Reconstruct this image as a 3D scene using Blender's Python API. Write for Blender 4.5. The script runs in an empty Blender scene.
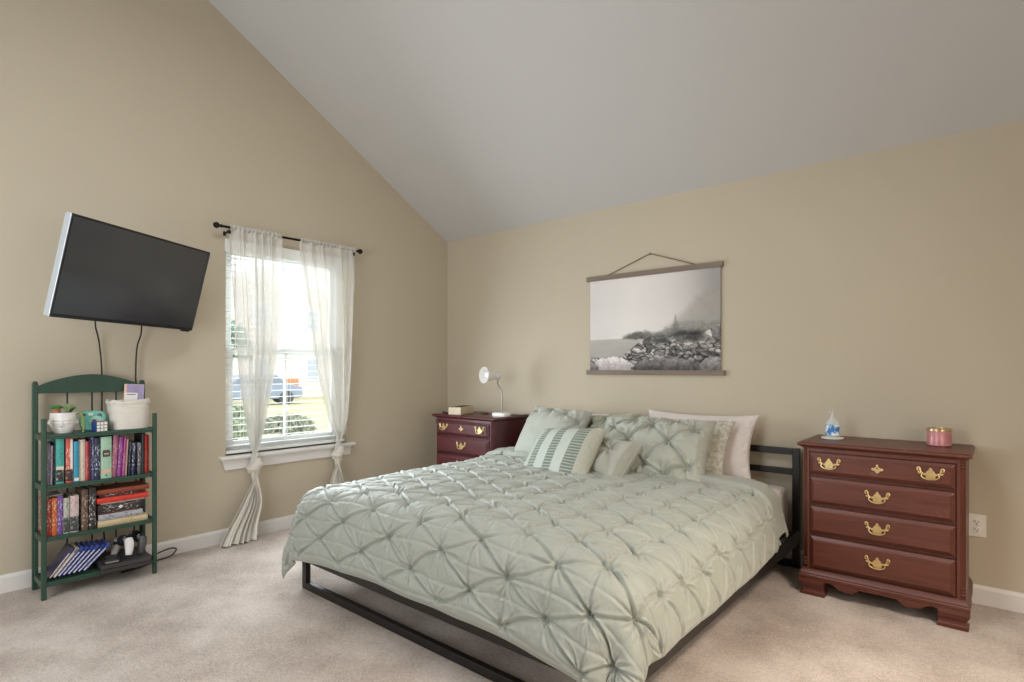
import bpy, bmesh, math, random
import numpy as np
from mathutils import Vector, Matrix, Euler

random.seed(7)
PI = math.pi
SC = bpy.context.scene
COL = SC.collection

# ------------------------------------------------------------------ camera
cd = bpy.data.cameras.new('camera')
cd.sensor_width = 36.0
cd.lens = 562.7 / 1024 * 36
cd.shift_y = 27.5 / 1024
cd.clip_start = 0.05
cam = bpy.data.objects.new('camera', cd)
COL.objects.link(cam)
cam.location = (4.061, -3.763, 1.208)
cam.rotation_euler = (PI / 2, 0, math.radians(40.64))
SC.camera = cam

# ------------------------------------------------------------------ world, exposure
W = bpy.data.worlds.new('sky')
SC.world = W
W.use_nodes = True
bg = W.node_tree.nodes['Background']
bg.inputs['Color'].default_value = (0.92, 0.96, 1.0, 1)
bg.inputs['Strength'].default_value = 2.9
vs = SC.view_settings
vs.view_transform = 'Standard'
vs.look = 'None'
vs.exposure = 0.0
vs.gamma = 1.0
vs.use_curve_mapping = False
SC.cycles.use_denoising = True
SC.cycles.max_bounces = 10
SC.cycles.diffuse_bounces = 5
SC.cycles.transparent_max_bounces = 24
SC.cycles.sample_clamp_indirect = 6.0


def area(name, loc, target, sx, sy, power, col=(1, 1, 1), spread=PI):
    l = bpy.data.lights.new(name, 'AREA')
    l.shape = 'RECTANGLE'
    l.size = sx
    l.size_y = sy
    l.energy = power
    l.color = col
    l.spread = spread
    o = bpy.data.objects.new(name, l)
    COL.objects.link(o)
    o.location = loc
    o.rotation_euler = (Vector(target) - Vector(loc)).to_track_quat('-Z', 'Y').to_euler()
    return o


# sky at the window, added fill lights inside the room, and the ceiling light
area('window_fill', (0.33, -1.61, 1.12), (2.4, -1.5, 0.5), 0.92, 0.95, 27, (0.84, 0.93, 1.0))  # fill added inside the room, in front of the curtains
area('window_sky', (-0.30, -1.61, 1.45), (2.0, -1.5, 0.9), 0.94, 1.4, 10, (0.84, 0.93, 1.0))
area('rear_fill', (1.7, -5.1, 1.5), (0.4, -1.5, 2.1), 2.2, 1.5, 84, (0.86, 0.94, 1.0))  # added fill behind the camera, no window opening here
area('side_warm_fill', (5.3, -2.4, 1.0), (3.1, -1.7, 0.0), 1.6, 1.2, 19, (1.0, 0.92, 0.84), math.radians(120))  # warm fill added at the right side, no window modelled
area('ceiling_lamp_light', (2.4, -3.0, 3.5), (2.4, -3.0, 0), 1.1, 1.1, 38, (0.94, 0.97, 1.0))
area('floor_warm_fill', (4.7, -2.0, 2.4), (4.1, -1.7, 0), 0.4, 0.4, 19, (1.0, 0.87, 0.72), math.radians(90))  # added warm fill over the floor right of the bed


# ------------------------------------------------------------------ materials
def lin(c):
    if isinstance(c, str):
        c = c.lstrip('#')
        c = tuple(int(c[i:i + 2], 16) / 255 for i in (0, 2, 4))
    return tuple((x / 12.92 if x <= 0.04045 else ((x + 0.055) / 1.055) ** 2.4) for x in c) + (1.0,)


MATS = {}


def new_mat(name):
    m = bpy.data.materials.new(name)
    m.use_nodes = True
    nt = m.node_tree
    return m, nt, nt.nodes['Principled BSDF']


def tex_coord(nt, scale=(1, 1, 1)):
    tc = nt.nodes.new('ShaderNodeTexCoord')
    mp = nt.nodes.new('ShaderNodeMapping')
    mp.inputs['Scale'].default_value = scale
    nt.links.new(tc.outputs['Object'], mp.inputs['Vector'])
    return mp.outputs['Vector']


def noise_node(nt, vec, scale, detail=3, rough=0.5):
    n = nt.nodes.new('ShaderNodeTexNoise')
    n.inputs['Scale'].default_value = scale
    n.inputs['Detail'].default_value = detail
    n.inputs['Roughness'].default_value = rough
    nt.links.new(vec, n.inputs['Vector'])
    return n.outputs['Fac']


def ramp(nt, fac, stops, interp='LINEAR'):
    r = nt.nodes.new('ShaderNodeValToRGB')
    r.color_ramp.interpolation = interp
    el = r.color_ramp.elements
    while len(el) < len(stops):
        el.new(0.5)
    for e, (p, c) in zip(el, stops):
        e.position = p
        e.color = c
    nt.links.new(fac, r.inputs['Fac'])
    return r.outputs['Color']


def bump(nt, bsdf, height, strength, dist=0.002, prev=None):
    b = nt.nodes.new('ShaderNodeBump')
    b.inputs['Strength'].default_value = strength
    b.inputs['Distance'].default_value = dist
    nt.links.new(height, b.inputs['Height'])
    if prev:
        nt.links.new(prev, b.inputs['Normal'])
    nt.links.new(b.outputs['Normal'], bsdf.inputs['Normal'])
    return b.outputs['Normal']


def mat(name, col, rough=0.5, metal=0.0, var=0.0, vscale=8.0, bmp=0.0, bscale=60.0, coat=0.0, stretch=(1, 1, 1),
        sheen=0.0, spec=None, bdist=0.002):
    """one-colour procedural material with optional tonal variation and fine bump"""
    if name in MATS:
        return MATS[name]
    m, nt, b = new_mat(name)
    c = lin(col)
    b.inputs['Base Color'].default_value = c
    b.inputs['Roughness'].default_value = rough
    b.inputs['Metallic'].default_value = metal
    b.inputs['Coat Weight'].default_value = coat
    b.inputs['Coat Roughness'].default_value = 0.15
    b.inputs['Sheen Weight'].default_value = sheen
    if spec is not None:
        b.inputs['Specular IOR Level'].default_value = spec
    v = tex_coord(nt, stretch)
    if var:
        f = noise_node(nt, v, vscale, 4, 0.6)
        lo = tuple(max(0, x * (1 - var)) for x in c[:3]) + (1,)
        hi = tuple(min(1, x * (1 + var)) for x in c[:3]) + (1,)
        nt.links.new(ramp(nt, f, [(0.3, lo), (0.7, hi)]), b.inputs['Base Color'])
    if bmp:
        bump(nt, b, noise_node(nt, v, bscale, 3, 0.6), bmp, bdist)
    MATS[name] = m
    return m


def wood(name, c1, c2, rough=0.32, coat=0.3, axis='x', wear=None):
    if name in MATS:
        return MATS[name]
    m, nt, b = new_mat(name)
    st = {'x': (1.2, 16, 16), 'y': (16, 1.2, 16), 'z': (16, 16, 1.2)}[axis]
    v = tex_coord(nt, st)
    f = noise_node(nt, v, 3.0, 6, 0.65)
    col = ramp(nt, f, [(0.25, lin(c1)), (0.75, lin(c2))])
    if wear:
        v2 = tex_coord(nt, (1, 1, 1))
        f2 = noise_node(nt, v2, 14, 5, 0.7)
        w = ramp(nt, f2, [(0.62, (0, 0, 0, 1)), (0.78, (0.5, 0.5, 0.5, 1))])
        mx = nt.nodes.new('ShaderNodeMix')
        mx.data_type = 'RGBA'
        nt.links.new(w, mx.inputs['Factor'])
        nt.links.new(col, mx.inputs['A'])
        mx.inputs['B'].default_value = lin(wear)
        col = mx.outputs['Result']
    nt.links.new(col, b.inputs['Base Color'])
    b.inputs['Roughness'].default_value = rough
    b.inputs['Coat Weight'].default_value = coat
    b.inputs['Coat Roughness'].default_value = 0.2
    bump(nt, b, f, 0.08, 0.001)
    MATS[name] = m
    return m


def m_wall():
    m, nt, b = new_mat('painted_drywall')
    v = tex_coord(nt)
    nt.links.new(ramp(nt, noise_node(nt, v, 0.9, 2), [(0.3, lin('#C0B49F')), (0.7, lin('#C4B8A3'))]), b.inputs['Base Color'])
    b.inputs['Roughness'].default_value = 0.85
    bump(nt, b, noise_node(nt, v, 160, 3), 0.12, 0.001)
    return m


def m_carpet():
    m, nt, b = new_mat('cut_pile_carpet')
    v = tex_coord(nt)
    big = noise_node(nt, v, 2.6, 4, 0.6)
    mid = noise_node(nt, v, 60, 4, 0.8)
    fine = noise_node(nt, v, 190, 2, 0.8)
    a = nt.nodes.new('ShaderNodeMath'); a.operation = 'MULTIPLY_ADD'
    nt.links.new(mid, a.inputs[0]); a.inputs[1].default_value = 0.75
    nt.links.new(big, a.inputs[2])
    a2 = nt.nodes.new('ShaderNodeMath'); a2.operation = 'MULTIPLY_ADD'
    nt.links.new(fine, a2.inputs[0]); a2.inputs[1].default_value = 1.0
    nt.links.new(a.outputs[0], a2.inputs[2])
    sc = nt.nodes.new('ShaderNodeMath'); sc.operation = 'MULTIPLY'; sc.inputs[1].default_value = 1 / 2.7
    nt.links.new(a2.outputs[0], sc.inputs[0])
    nt.links.new(ramp(nt, sc.outputs[0], [(0.40, lin('#9F8D80')), (0.50, lin('#CAB9AC')), (0.60, lin('#E8DACF'))]), b.inputs['Base Color'])
    b.inputs['Roughness'].default_value = 0.95
    b.inputs['Sheen Weight'].default_value = 0.2
    n1 = bump(nt, b, fine, 1.0, 0.008)
    bump(nt, b, mid, 0.5, 0.014, n1)
    return m


def m_fabric(name, col, var=0.05, rough=0.75, sheen=0.25, weave=700, bmp=0.15, sub=0.0, trans=0.0):
    if name in MATS:
        return MATS[name]
    m, nt, b = new_mat(name)
    c = lin(col)
    v = tex_coord(nt)
    lo = tuple(x * (1 - var) for x in c[:3]) + (1,)
    hi = tuple(min(1, x * (1 + var)) for x in c[:3]) + (1,)
    nt.links.new(ramp(nt, noise_node(nt, v, 9, 4, 0.6), [(0.3, lo), (0.7, hi)]), b.inputs['Base Color'])
    b.inputs['Roughness'].default_value = rough
    b.inputs['Sheen Weight'].default_value = sheen
    bump(nt, b, noise_node(nt, v, weave, 2, 0.6), bmp, 0.0008)
    MATS[name] = m
    return m


def m_sheer():
    m, nt, b = new_mat('sheer_voile')
    out = nt.nodes['Material Output']
    b.inputs['Base Color'].default_value = lin('#ECE9E3')
    b.inputs['Roughness'].default_value = 0.9
    tr = nt.nodes.new('ShaderNodeBsdfTranslucent')
    tr.inputs['Color'].default_value = lin('#E4E2DE')
    tp = nt.nodes.new('ShaderNodeBsdfTransparent')
    m1 = nt.nodes.new('ShaderNodeMixShader'); m1.inputs[0].default_value = 0.13
    nt.links.new(b.outputs[0], m1.inputs[1]); nt.links.new(tr.outputs[0], m1.inputs[2])
    m2 = nt.nodes.new('ShaderNodeMixShader')
    # woven threads: opacity rises where the cloth turns edge-on
    lw = nt.nodes.new('ShaderNodeLayerWeight'); lw.inputs['Blend'].default_value = 0.35
    mr = nt.nodes.new('ShaderNodeMapRange')
    mr.inputs['To Min'].default_value = 0.55; mr.inputs['To Max'].default_value = 0.92
    nt.links.new(lw.outputs['Facing'], mr.inputs['Value'])
    nt.links.new(mr.outputs['Result'], m2.inputs[0])
    nt.links.new(tp.outputs[0], m2.inputs[1]); nt.links.new(m1.outputs[0], m2.inputs[2])
    nt.links.new(m2.outputs[0], out.inputs['Surface'])
    v = tex_coord(nt)
    bump(nt, b, noise_node(nt, v, 300, 2), 0.1, 0.001)
    return m


def m_glass(name, col=(1, 1, 1, 1), rough=0.0):
    m, nt, b = new_mat(name)
    out = nt.nodes['Material Output']
    tp = nt.nodes.new('ShaderNodeBsdfTransparent'); tp.inputs['Color'].default_value = col
    gl = nt.nodes.new('ShaderNodeBsdfGlossy'); gl.inputs['Roughness'].default_value = rough
    mx = nt.nodes.new('ShaderNodeMixShader'); mx.inputs[0].default_value = 0.04
    nt.links.new(tp.outputs[0], mx.inputs[1]); nt.links.new(gl.outputs[0], mx.inputs[2])
    nt.links.new(mx.outputs[0], out.inputs['Surface'])
    return m


def m_spine(name, base, ink, style=0):
    """book spine: plain cloth colour with broken lines of printed lettering running along it"""
    if name in MATS:
        return MATS[name]
    m, nt, b = new_mat(name)
    v = tex_coord(nt)
    sp = nt.nodes.new('ShaderNodeSeparateXYZ')
    nt.links.new(v, sp.inputs[0])
    st = tex_coord(nt, (1, 2.5, 1))
    f = noise_node(nt, st, 110 if style != 2 else 60, 2, 0.5)
    msk = ramp(nt, f, [(0.54, (0, 0, 0, 1)), (0.60, (.75, .75, .75, 1))])
    lo, hi = {0: (0.03, 0.13), 1: (0.08, 0.17), 2: (0.02, 0.19)}[style]
    g1 = nt.nodes.new('ShaderNodeMath'); g1.operation = 'GREATER_THAN'; g1.inputs[1].default_value = lo
    g2 = nt.nodes.new('ShaderNodeMath'); g2.operation = 'LESS_THAN'; g2.inputs[1].default_value = hi
    nt.links.new(sp.outputs['Z'], g1.inputs[0]); nt.links.new(sp.outputs['Z'], g2.inputs[0])
    mu = nt.nodes.new('ShaderNodeMath'); mu.operation = 'MULTIPLY'
    nt.links.new(g1.outputs[0], mu.inputs[0]); nt.links.new(g2.outputs[0], mu.inputs[1])
    mu2 = nt.nodes.new('ShaderNodeMath'); mu2.operation = 'MULTIPLY'
    nt.links.new(mu.outputs[0], mu2.inputs[0]); nt.links.new(msk, mu2.inputs[1])
    mx = nt.nodes.new('ShaderNodeMix'); mx.data_type = 'RGBA'
    nt.links.new(mu2.outputs[0], mx.inputs['Factor'])
    mx.inputs['A'].default_value = lin(base); mx.inputs['B'].default_value = lin(ink)
    nt.links.new(mx.outputs['Result'], b.inputs['Base Color'])
    b.inputs['Roughness'].default_value = 0.45
    MATS[name] = m
    return m


def m_attr(name, rough=0.7):
    m, nt, b = new_mat(name)
    a = nt.nodes.new('ShaderNodeVertexColor'); a.layer_name = 'print'
    nt.links.new(a.outputs['Color'], b.inputs['Base Color'])
    b.inputs['Roughness'].default_value = rough
    v = tex_coord(nt)
    bump(nt, b, noise_node(nt, v, 500, 2), 0.08, 0.0005)
    return m


# ------------------------------------------------------------------ mesh building
class MB:
    def __init__(self):
        self.v = []
        self.f = []

    def add(self, vs, fs):
        o = len(self.v)
        self.v += [tuple(p) for p in vs]
        self.f += [tuple(i + o for i in f) for f in fs]
        return self

    def box(self, x0, x1, y0, y1, z0, z1, M=None):
        vs = [Vector(p) for p in ((x0, y0, z0), (x1, y0, z0), (x1, y1, z0), (x0, y1, z0),
                                  (x0, y0, z1), (x1, y0, z1), (x1, y1, z1), (x0, y1, z1))]
        if M is not None:
            vs = [M @ p for p in vs]
        return self.add(vs, [(0, 3, 2, 1), (4, 5, 6, 7), (0, 1, 5, 4), (1, 2, 6, 5), (2, 3, 7, 6), (3, 0, 4, 7)])

    def loft(self, rings, cap=True, closed=True):
        n = len(rings[0])
        vs = [p for r in rings for p in r]
        fs = []
        for i in range(len(rings) - 1):
            for j in range(n if closed else n - 1):
                k = (j + 1) % n
                fs.append((i * n + j, i * n + k, (i + 1) * n + k, (i + 1) * n + j))
        if cap:
            fs.append(tuple(range(n))[::-1])
            fs.append(tuple((len(rings) - 1) * n + j for j in range(n)))
        return self.add(vs, fs)

    def lathe(self, prof, n=24, c=(0, 0, 0), M=None, cap=True):
        rings = []
        for r, z in prof:
            ring = [Vector((r * math.cos(2 * PI * k / n), r * math.sin(2 * PI * k / n), z)) for k in range(n)]
            if M is not None:
                ring = [M @ p for p in ring]
            rings.append([p + Vector(c) for p in ring])
        return self.loft(rings, cap)

    def ball(self, c, r, n=14, sc=(1, 1, 1), M=None):
        prof = [(max(1e-4, math.sin(PI * i / 10)) * 1, -math.cos(PI * i / 10)) for i in range(11)]
        rings = []
        for rr, z in prof:
            ring = [Vector((r * sc[0] * rr * math.cos(2 * PI * k / n), r * sc[1] * rr * math.sin(2 * PI * k / n), r * sc[2] * z)) for k in range(n)]
            if M is not None:
                ring = [M @ p for p in ring]
            rings.append([p + Vector(c) for p in ring])
        return self.loft(rings)

    def tube(self, pts, r, n=8, smooth=0):
        pts = [Vector(p) for p in pts]
        if smooth:
            pts = catmull(pts, smooth)
        rad = r if isinstance(r, (list, tuple)) else None
        rings = []
        up = Vector((0, 0, 1))
        prev = None
        for i, p in enumerate(pts):
            t = (pts[min(i + 1, len(pts) - 1)] - pts[max(i - 1, 0)]).normalized()
            if prev is None:
                a = t.cross(up)
                if a.length < 1e-3:
                    a = t.cross(Vector((1, 0, 0)))
                a.normalize()
            else:
                a = (prev - t * prev.dot(t)).normalized()
            prev = a
            b = t.cross(a)
            if rad:
                q = i / max(1, len(pts) - 1) * (len(rad) - 1)
                i0 = min(int(q), len(rad) - 2)
                rr = rad[i0] + (rad[i0 + 1] - rad[i0]) * (q - i0)
            else:
                rr = r
            rings.append([p + (a * math.cos(2 * PI * k / n) + b * math.sin(2 * PI * k / n)) * rr for k in range(n)])
        return self.loft(rings)

    def prism(self, poly, d0, d1, plane='xz', M=None):
        """polygon extruded along the third axis"""
        def P(a, b, d):
            p = {'xz': (a, d, b), 'xy': (a, b, d), 'yz': (d, a, b)}[plane]
            return M @ Vector(p) if M is not None else Vector(p)
        n = len(poly)
        vs = [P(a, b, d0) for a, b in poly] + [P(a, b, d1) for a, b in poly]
        fs = [tuple(range(n)), tuple(range(2 * n - 1, n - 1, -1))]
        fs += [(j, j + n, (j + 1) % n + n, (j + 1) % n) for j in range(n)]
        return self.add(vs, fs)

    def build(self, name, material, parent=None, smooth=40, bevel=0, seg=2, loc=None):
        me = bpy.data.meshes.new(name)
        me.from_pydata(self.v, [], self.f)
        bm = bmesh.new()
        bm.from_mesh(me)
        bmesh.ops.recalc_face_normals(bm, faces=bm.faces)
        bm.to_mesh(me)
        bm.free()
        me.materials.append(material)
        o = bpy.data.objects.new(name, me)
        COL.objects.link(o)
        if parent:
            o.parent = parent
        if loc:
            o.location = loc
        if bevel:
            bv = o.modifiers.new('bevel', 'BEVEL')
            bv.width = bevel
            bv.segments = seg
            bv.limit_method = 'ANGLE'
            bv.angle_limit = math.radians(40)
        if smooth:
            me.shade_smooth()
            me.set_sharp_from_angle(angle=math.radians(smooth))
        return o


def catmull(pts, n):
    out = []
    P = [pts[0]] + list(pts) + [pts[-1]]
    for i in range(1, len(P) - 2):
        for k in range(n):
            t = k / n
            p0, p1, p2, p3 = P[i - 1], P[i], P[i + 1], P[i + 2]
            out.append(0.5 * ((2 * p1) + (p2 - p0) * t + (2 * p0 - 5 * p1 + 4 * p2 - p3) * t * t + (3 * p1 - p0 - 3 * p2 + p3) * t ** 3))
    out.append(pts[-1])
    return out


def grid_mesh(name, X, Y, Z, material, parent=None, closed_u=False, solid=0, loc=None, flip=False):
    """mesh from 2-D numpy arrays of coordinates"""
    nu, nv = X.shape
    co = np.stack([X, Y, Z], -1).reshape(-1, 3).astype(np.float32)
    idx = np.arange(nu * nv, dtype=np.int64).reshape(nu, nv)
    if closed_u:
        a = idx; b = np.roll(idx, -1, 0)
        q = np.stack([a[:, :-1], b[:, :-1], b[:, 1:], a[:, 1:]], -1)
    else:
        q = np.stack([idx[:-1, :-1], idx[1:, :-1], idx[1:, 1:], idx[:-1, 1:]], -1)
    q = q.reshape(-1, 4)
    if flip:
        q = q[:, ::-1]
    me = bpy.data.meshes.new(name)
    nf = len(q)
    me.vertices.add(len(co)); me.vertices.foreach_set('co', co.ravel())
    me.loops.add(nf * 4); me.loops.foreach_set('vertex_index', np.ascontiguousarray(q).ravel().astype(np.int32))
    me.polygons.add(nf)
    me.polygons.foreach_set('loop_start', np.arange(0, nf * 4, 4, dtype=np.int32))
    me.update(calc_edges=True)
    me.validate()
    me.materials.append(material)
    me.shade_smooth()
    o = bpy.data.objects.new(name, me)
    COL.objects.link(o)
    if parent:
        o.parent = parent
    if loc:
        o.location = loc
    if solid:
        s = o.modifiers.new('thickness', 'SOLIDIFY')
        s.thickness = solid
        s.offset = -1
    return o


def vnoise(x, y, scale, seed):
    """smooth value noise on numpy arrays, about -1..1"""
    rs = np.random.RandomState(int(seed))
    T = rs.uniform(-1, 1, (64, 64))
    u = np.asarray(x) * scale + 20.3; v = np.asarray(y) * scale + 17.7
    i = np.floor(u).astype(int); j = np.floor(v).astype(int)
    fu = u - i; fv = v - j
    fu = fu * fu * (3 - 2 * fu); fv = fv * fv * (3 - 2 * fv)
    g = lambda a, b: T[a % 64, b % 64]
    return (g(i, j) * (1 - fu) + g(i + 1, j) * fu) * (1 - fv) + (g(i, j + 1) * (1 - fu) + g(i + 1, j + 1) * fu) * fv


def fbm(x, y, scale, seed, octs=4, gain=0.5):
    s = 0; a = 1; t = 0
    for k in range(octs):
        s = s + a * vnoise(x, y, scale * 2 ** k, seed + k); t += a; a *= gain
    return s / t


def sstep(a, b, x):
    t = np.clip((x - a) / (b - a), 0, 1)
    return t * t * (3 - 2 * t)


def tag(o, label=None, cat=None, group=None, kind=None):
    if label: o['label'] = label
    if cat: o['category'] = cat
    if group: o['group'] = group
    if kind: o['kind'] = kind
    return o


def thing(name, label, cat, loc=(0, 0, 0), rot=(0, 0, 0), group=None):
    o = bpy.data.objects.new(name, None)
    o.empty_display_size = 0.1
    COL.objects.link(o)
    o.location = loc
    o.rotation_euler = rot
    return tag(o, label, cat, group)


def structure(o, label=None):
    o['kind'] = 'structure'
    if label: o['label'] = label
    return o


def T(loc=(0, 0, 0), rot=(0, 0, 0)):
    return Matrix.Translation(loc) @ Euler(rot).to_matrix().to_4x4()


# ------------------------------------------------------------------ room shell
RX, RY, EAVE, RIDGE_Y, SL = 5.4, -5.2, 2.44, -2.6, 0.5775
RIDGE = EAVE + SL * 2.6
WALL = m_wall()
CEIL = mat('ceiling_paint', '#C8C6C4', 0.9, bmp=0.1, bscale=120)
TRIM = mat('white_trim_paint', '#E2DEDA', 0.4)
CARPET = m_carpet()

WY0, WY1, WZ0, WZ1 = -2.09, -1.13, 0.60, 2.11      # window opening in the left wall

f = MB().add([(0, 0, 0), (RX, 0, 0), (RX, RY, 0), (0, RY, 0)], [(0, 1, 2, 3)]).build('floor', CARPET)
structure(f, 'pinkish beige cut pile carpet covering the bedroom floor'); f['category'] = 'floor'
c = MB().add([(0, 0, EAVE), (RX, 0, EAVE), (RX, RIDGE_Y, RIDGE), (0, RIDGE_Y, RIDGE), (RX, RY, EAVE), (0, RY, EAVE)],
             [(0, 3, 2, 1), (3, 5, 4, 2)]).build('ceiling', CEIL, smooth=0)
structure(c, 'sloping grey white vaulted ceiling'); c['category'] = 'ceiling'
mb = MB()
mb.add([(0, 0, 0), (0, 0, EAVE), (0, RIDGE_Y, RIDGE), (0, RY, EAVE), (0, RY, 0),
        (0, WY0, WZ0), (0, WY0, WZ1), (0, WY1, WZ1), (0, WY1, WZ0),
        (-.15, WY0, WZ0), (-.15, WY0, WZ1), (-.15, WY1, WZ1), (-.15, WY1, WZ0)],
       [(0, 8, 5, 4), (4, 5, 6, 3), (3, 6, 7, 2), (2, 7, 1), (1, 7, 8, 0),
        (5, 9, 10, 6), (6, 10, 11, 7), (7, 11, 12, 8), (8, 12, 9, 5)])
w = mb.build('wall_left', WALL, smooth=0)
structure(w, 'beige gable wall with the curtained window'); w['category'] = 'wall'
w = MB().add([(0, 0, 0), (RX, 0, 0), (RX, 0, EAVE), (0, 0, EAVE)], [(0, 1, 2, 3)]).build('wall_back', WALL, smooth=0)
structure(w, 'beige wall behind the headboard and dressers'); w['category'] = 'wall'
w = MB().add([(RX, 0, 0), (RX, RY, 0), (RX, RY, EAVE), (RX, RIDGE_Y, RIDGE), (RX, 0, EAVE)], [(0, 1, 2, 3, 4)]).build('wall_right', WALL, smooth=0)
structure(w); w['category'] = 'wall'
w = MB().add([(0, RY, 0), (RX, RY, 0), (RX, RY, EAVE), (0, RY, EAVE)], [(0, 3, 2, 1)]).build('wall_front', WALL, smooth=0)
structure(w); w['category'] = 'wall'


def skirting(name, p0, p1, nrm, label):
    prof = [(0, 0), (0.016, 0), (0.016, 0.078), (0.012, 0.088), (0.005, 0.095), (0, 0.095)]
    a, b, n = Vector(p0), Vector(p1), Vector(nrm)
    rings = [[q + n * d + Vector((0, 0, z)) for d, z in prof] for q in (a, b)]
    o = MB().loft(rings).build(name, TRIM, smooth=0)
    structure(o, label); o['category'] = 'baseboard'


skirting('baseboard_left', (0.0005, RY, 0), (0.0005, 0, 0), (1, 0, 0), 'white baseboard along the window wall')
skirting('baseboard_back', (0.017, -0.0005, 0), (RX, -0.0005, 0), (0, -1, 0), 'white baseboard along the headboard wall')

# window frame, sashes, glass, sill
win = bpy.data.objects.new('window_1', None); COL.objects.link(win)
structure(win, 'white double hung window in the left wall'); win['category'] = 'window'
VIN = mat('white_vinyl', '#EDEFEF', 0.35)
mb = MB()
fx0, fx1 = -0.145, -0.085
for (a, b, c0, d) in ((WY0, WY0 + .045, WZ0, WZ1), (WY1 - .045, WY1, WZ0, WZ1), (WY0, WY1, WZ0, WZ0 + .04), (WY0, WY1, WZ1 - .04, WZ1)):
    mb.box(fx0, fx1, a, b, c0, d)
structure(mb.build('window_frame', VIN, win, smooth=0, bevel=.003))
ym = (WY0 + WY1) / 2
zm = 1.335


def sash(z0, z1, x):
    m = MB()
    y0, y1 = WY0 + .045, WY1 - .045
    m.box(x, x + .028, y0, y0 + .04, z0, z1); m.box(x, x + .028, y1 - .04, y1, z0, z1)
    m.box(x, x + .028, y0 + .04, y1 - .04, z0, z0 + .05); m.box(x, x + .028, y0 + .04, y1 - .04, z1 - .045, z1)
    o = m.build('sash', VIN, win, smooth=0, bevel=.003)
    g = MB().box(x + .006, x + .022, ym - .009, ym + .009, z0 + .05, z1 - .045)
    g.build('muntin', VIN, o, smooth=0)
    p = MB().box(x + .012, x + .016, y0 + .04, y1 - .04, z0 + .05, z1 - .045)
    p.build('glass_pane', GLASS, o, smooth=0)


GLASS = m_glass('window_glass', (0.97, 0.99, 0.99, 1))
sash(zm - .025, WZ1 - .04, -0.140)
sash(WZ0 + .04, zm + .025, -0.112)
mb = MB().box(-.085, .055, WY0 - .05, WY1 + .06, WZ0 - .028, WZ0 + .0)
structure(mb.build('window_sill', TRIM, win, smooth=30, bevel=.011, seg=3))
ap = MB().prism([(WY0 - .03, WZ0 - .03), (WY1 + .04, WZ0 - .03), (WY1 + .025, WZ0 - .10), (WY0 - .012, WZ0 - .10)], 0.001, .018, 'yz')
structure(ap.build('window_apron', TRIM, win, smooth=0, bevel=.003))

# ------------------------------------------------------------------ outside
GRASS = mat('pale_lawn', '#B5AD88', 0.95, var=.2, vscale=3)  # pale yellowish lawn colour with random tone
g = MB().add([(-.5, -18, -.55), (-60, -18, -.55), (-60, 44, -.55), (-.5, 44, -.55)], [(0, 1, 2, 3)]).build('ground_outside', GRASS, smooth=0)
structure(g, 'pale green lawn outside the window'); g['category'] = 'lawn'
SIDE = mat('pale_siding', '#D9CFC9', .8)
BRICK = mat('orange_brick', '#C98A66', .9, var=.25, vscale=30)
ROOF = mat('grey_shingles', '#E0DEDC', .9, var=.05, vscale=20)


def far_house(x, y, wdt, dep, h, label, brick=False):
    t = thing('neighbour_house', label, 'house', (x, y, -.55), (0, 0, math.radians(12)))
    m = MB()
    m.box(-dep, 0, -wdt / 2, wdt / 2, 0, h)
    for k in range(int(h / .2)):                        # lapped boards
        m.prism([(0, k * .2), (.03, k * .2), (0, k * .2 + .2)], -wdt / 2, wdt / 2, 'xz')
    m.build('house_wall', SIDE, t, smooth=0)
    MB().prism([(-wdt / 2 - .4, h), (wdt / 2 + .4, h), (0, h + wdt * .18)], -dep, .02, 'yz').build('roof', ROOF, t, smooth=0)
    for k in range(3):
        wy = -wdt / 2 + (k + .5) * wdt / 3
        for zz in (1.0, 4.0):
            fo = MB().box(.0, .06, wy - .5, wy + .5, zz, zz + 1.4).build('house_window', VIN, t, smooth=0)
            MB().box(.05, .07, wy - .42, wy + .42, zz + .08, zz + 1.32).build('pane', mat('dark_far_glass', '#A9B2BC', .15), fo, smooth=0)
    if brick:
        MB().box(.0, .09, -wdt / 2 + 3.1, -wdt / 2 + 4.4, 0, 1.15).build('brick_panel', BRICK, t, smooth=0)
    return t


far_house(-28, 14.6, 11, 8, 6.6, 'pale two storey house seen through the gap between the curtains', True)
far_house(-30, 3.2, 8, 8, 5.2, 'pale house seen at the left edge of the window')


def bush(x, y, z, r, sz, n, label, leafc, seed, group=None):
    t = thing('garden_bush', label, 'bush', (x, y, z), group=group)
    rs = random.Random(seed)
    m = MB()
    for k in range(n):
        a = rs.uniform(0, 2 * PI); e = math.acos(rs.uniform(-.2, 1)); q = rs.uniform(.75, 1.05)
        c = Vector((r * q * math.sin(e) * math.cos(a), r * q * math.sin(e) * math.sin(a), sz * .45 + sz * .55 * q * math.cos(e)))
        M = T(c, (rs.uniform(0, PI), rs.uniform(0, PI), rs.uniform(0, PI)))
        s = rs.uniform(.06, .11)
        m.add([M @ Vector(p) for p in ((-s, 0, 0), (0, -s * .45, s * .1), (s, 0, 0), (0, s * .45, s * .1))], [(0, 1, 2, 3)])
    m.build('foliage', mat('leaf_' + leafc, leafc, .7, var=.25, vscale=6), t, smooth=0)
    m2 = MB()
    for k in range(5):
        a = k * 1.256
        m2.tube([(0, 0, 0), (.3 * r * math.cos(a), .3 * r * math.sin(a), sz * .4), (.6 * r * math.cos(a), .6 * r * math.sin(a), sz * .75)], .025, 6)
    m2.build('stems', mat('bark', '#6A5A4A', .9), t)
    return t


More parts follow.
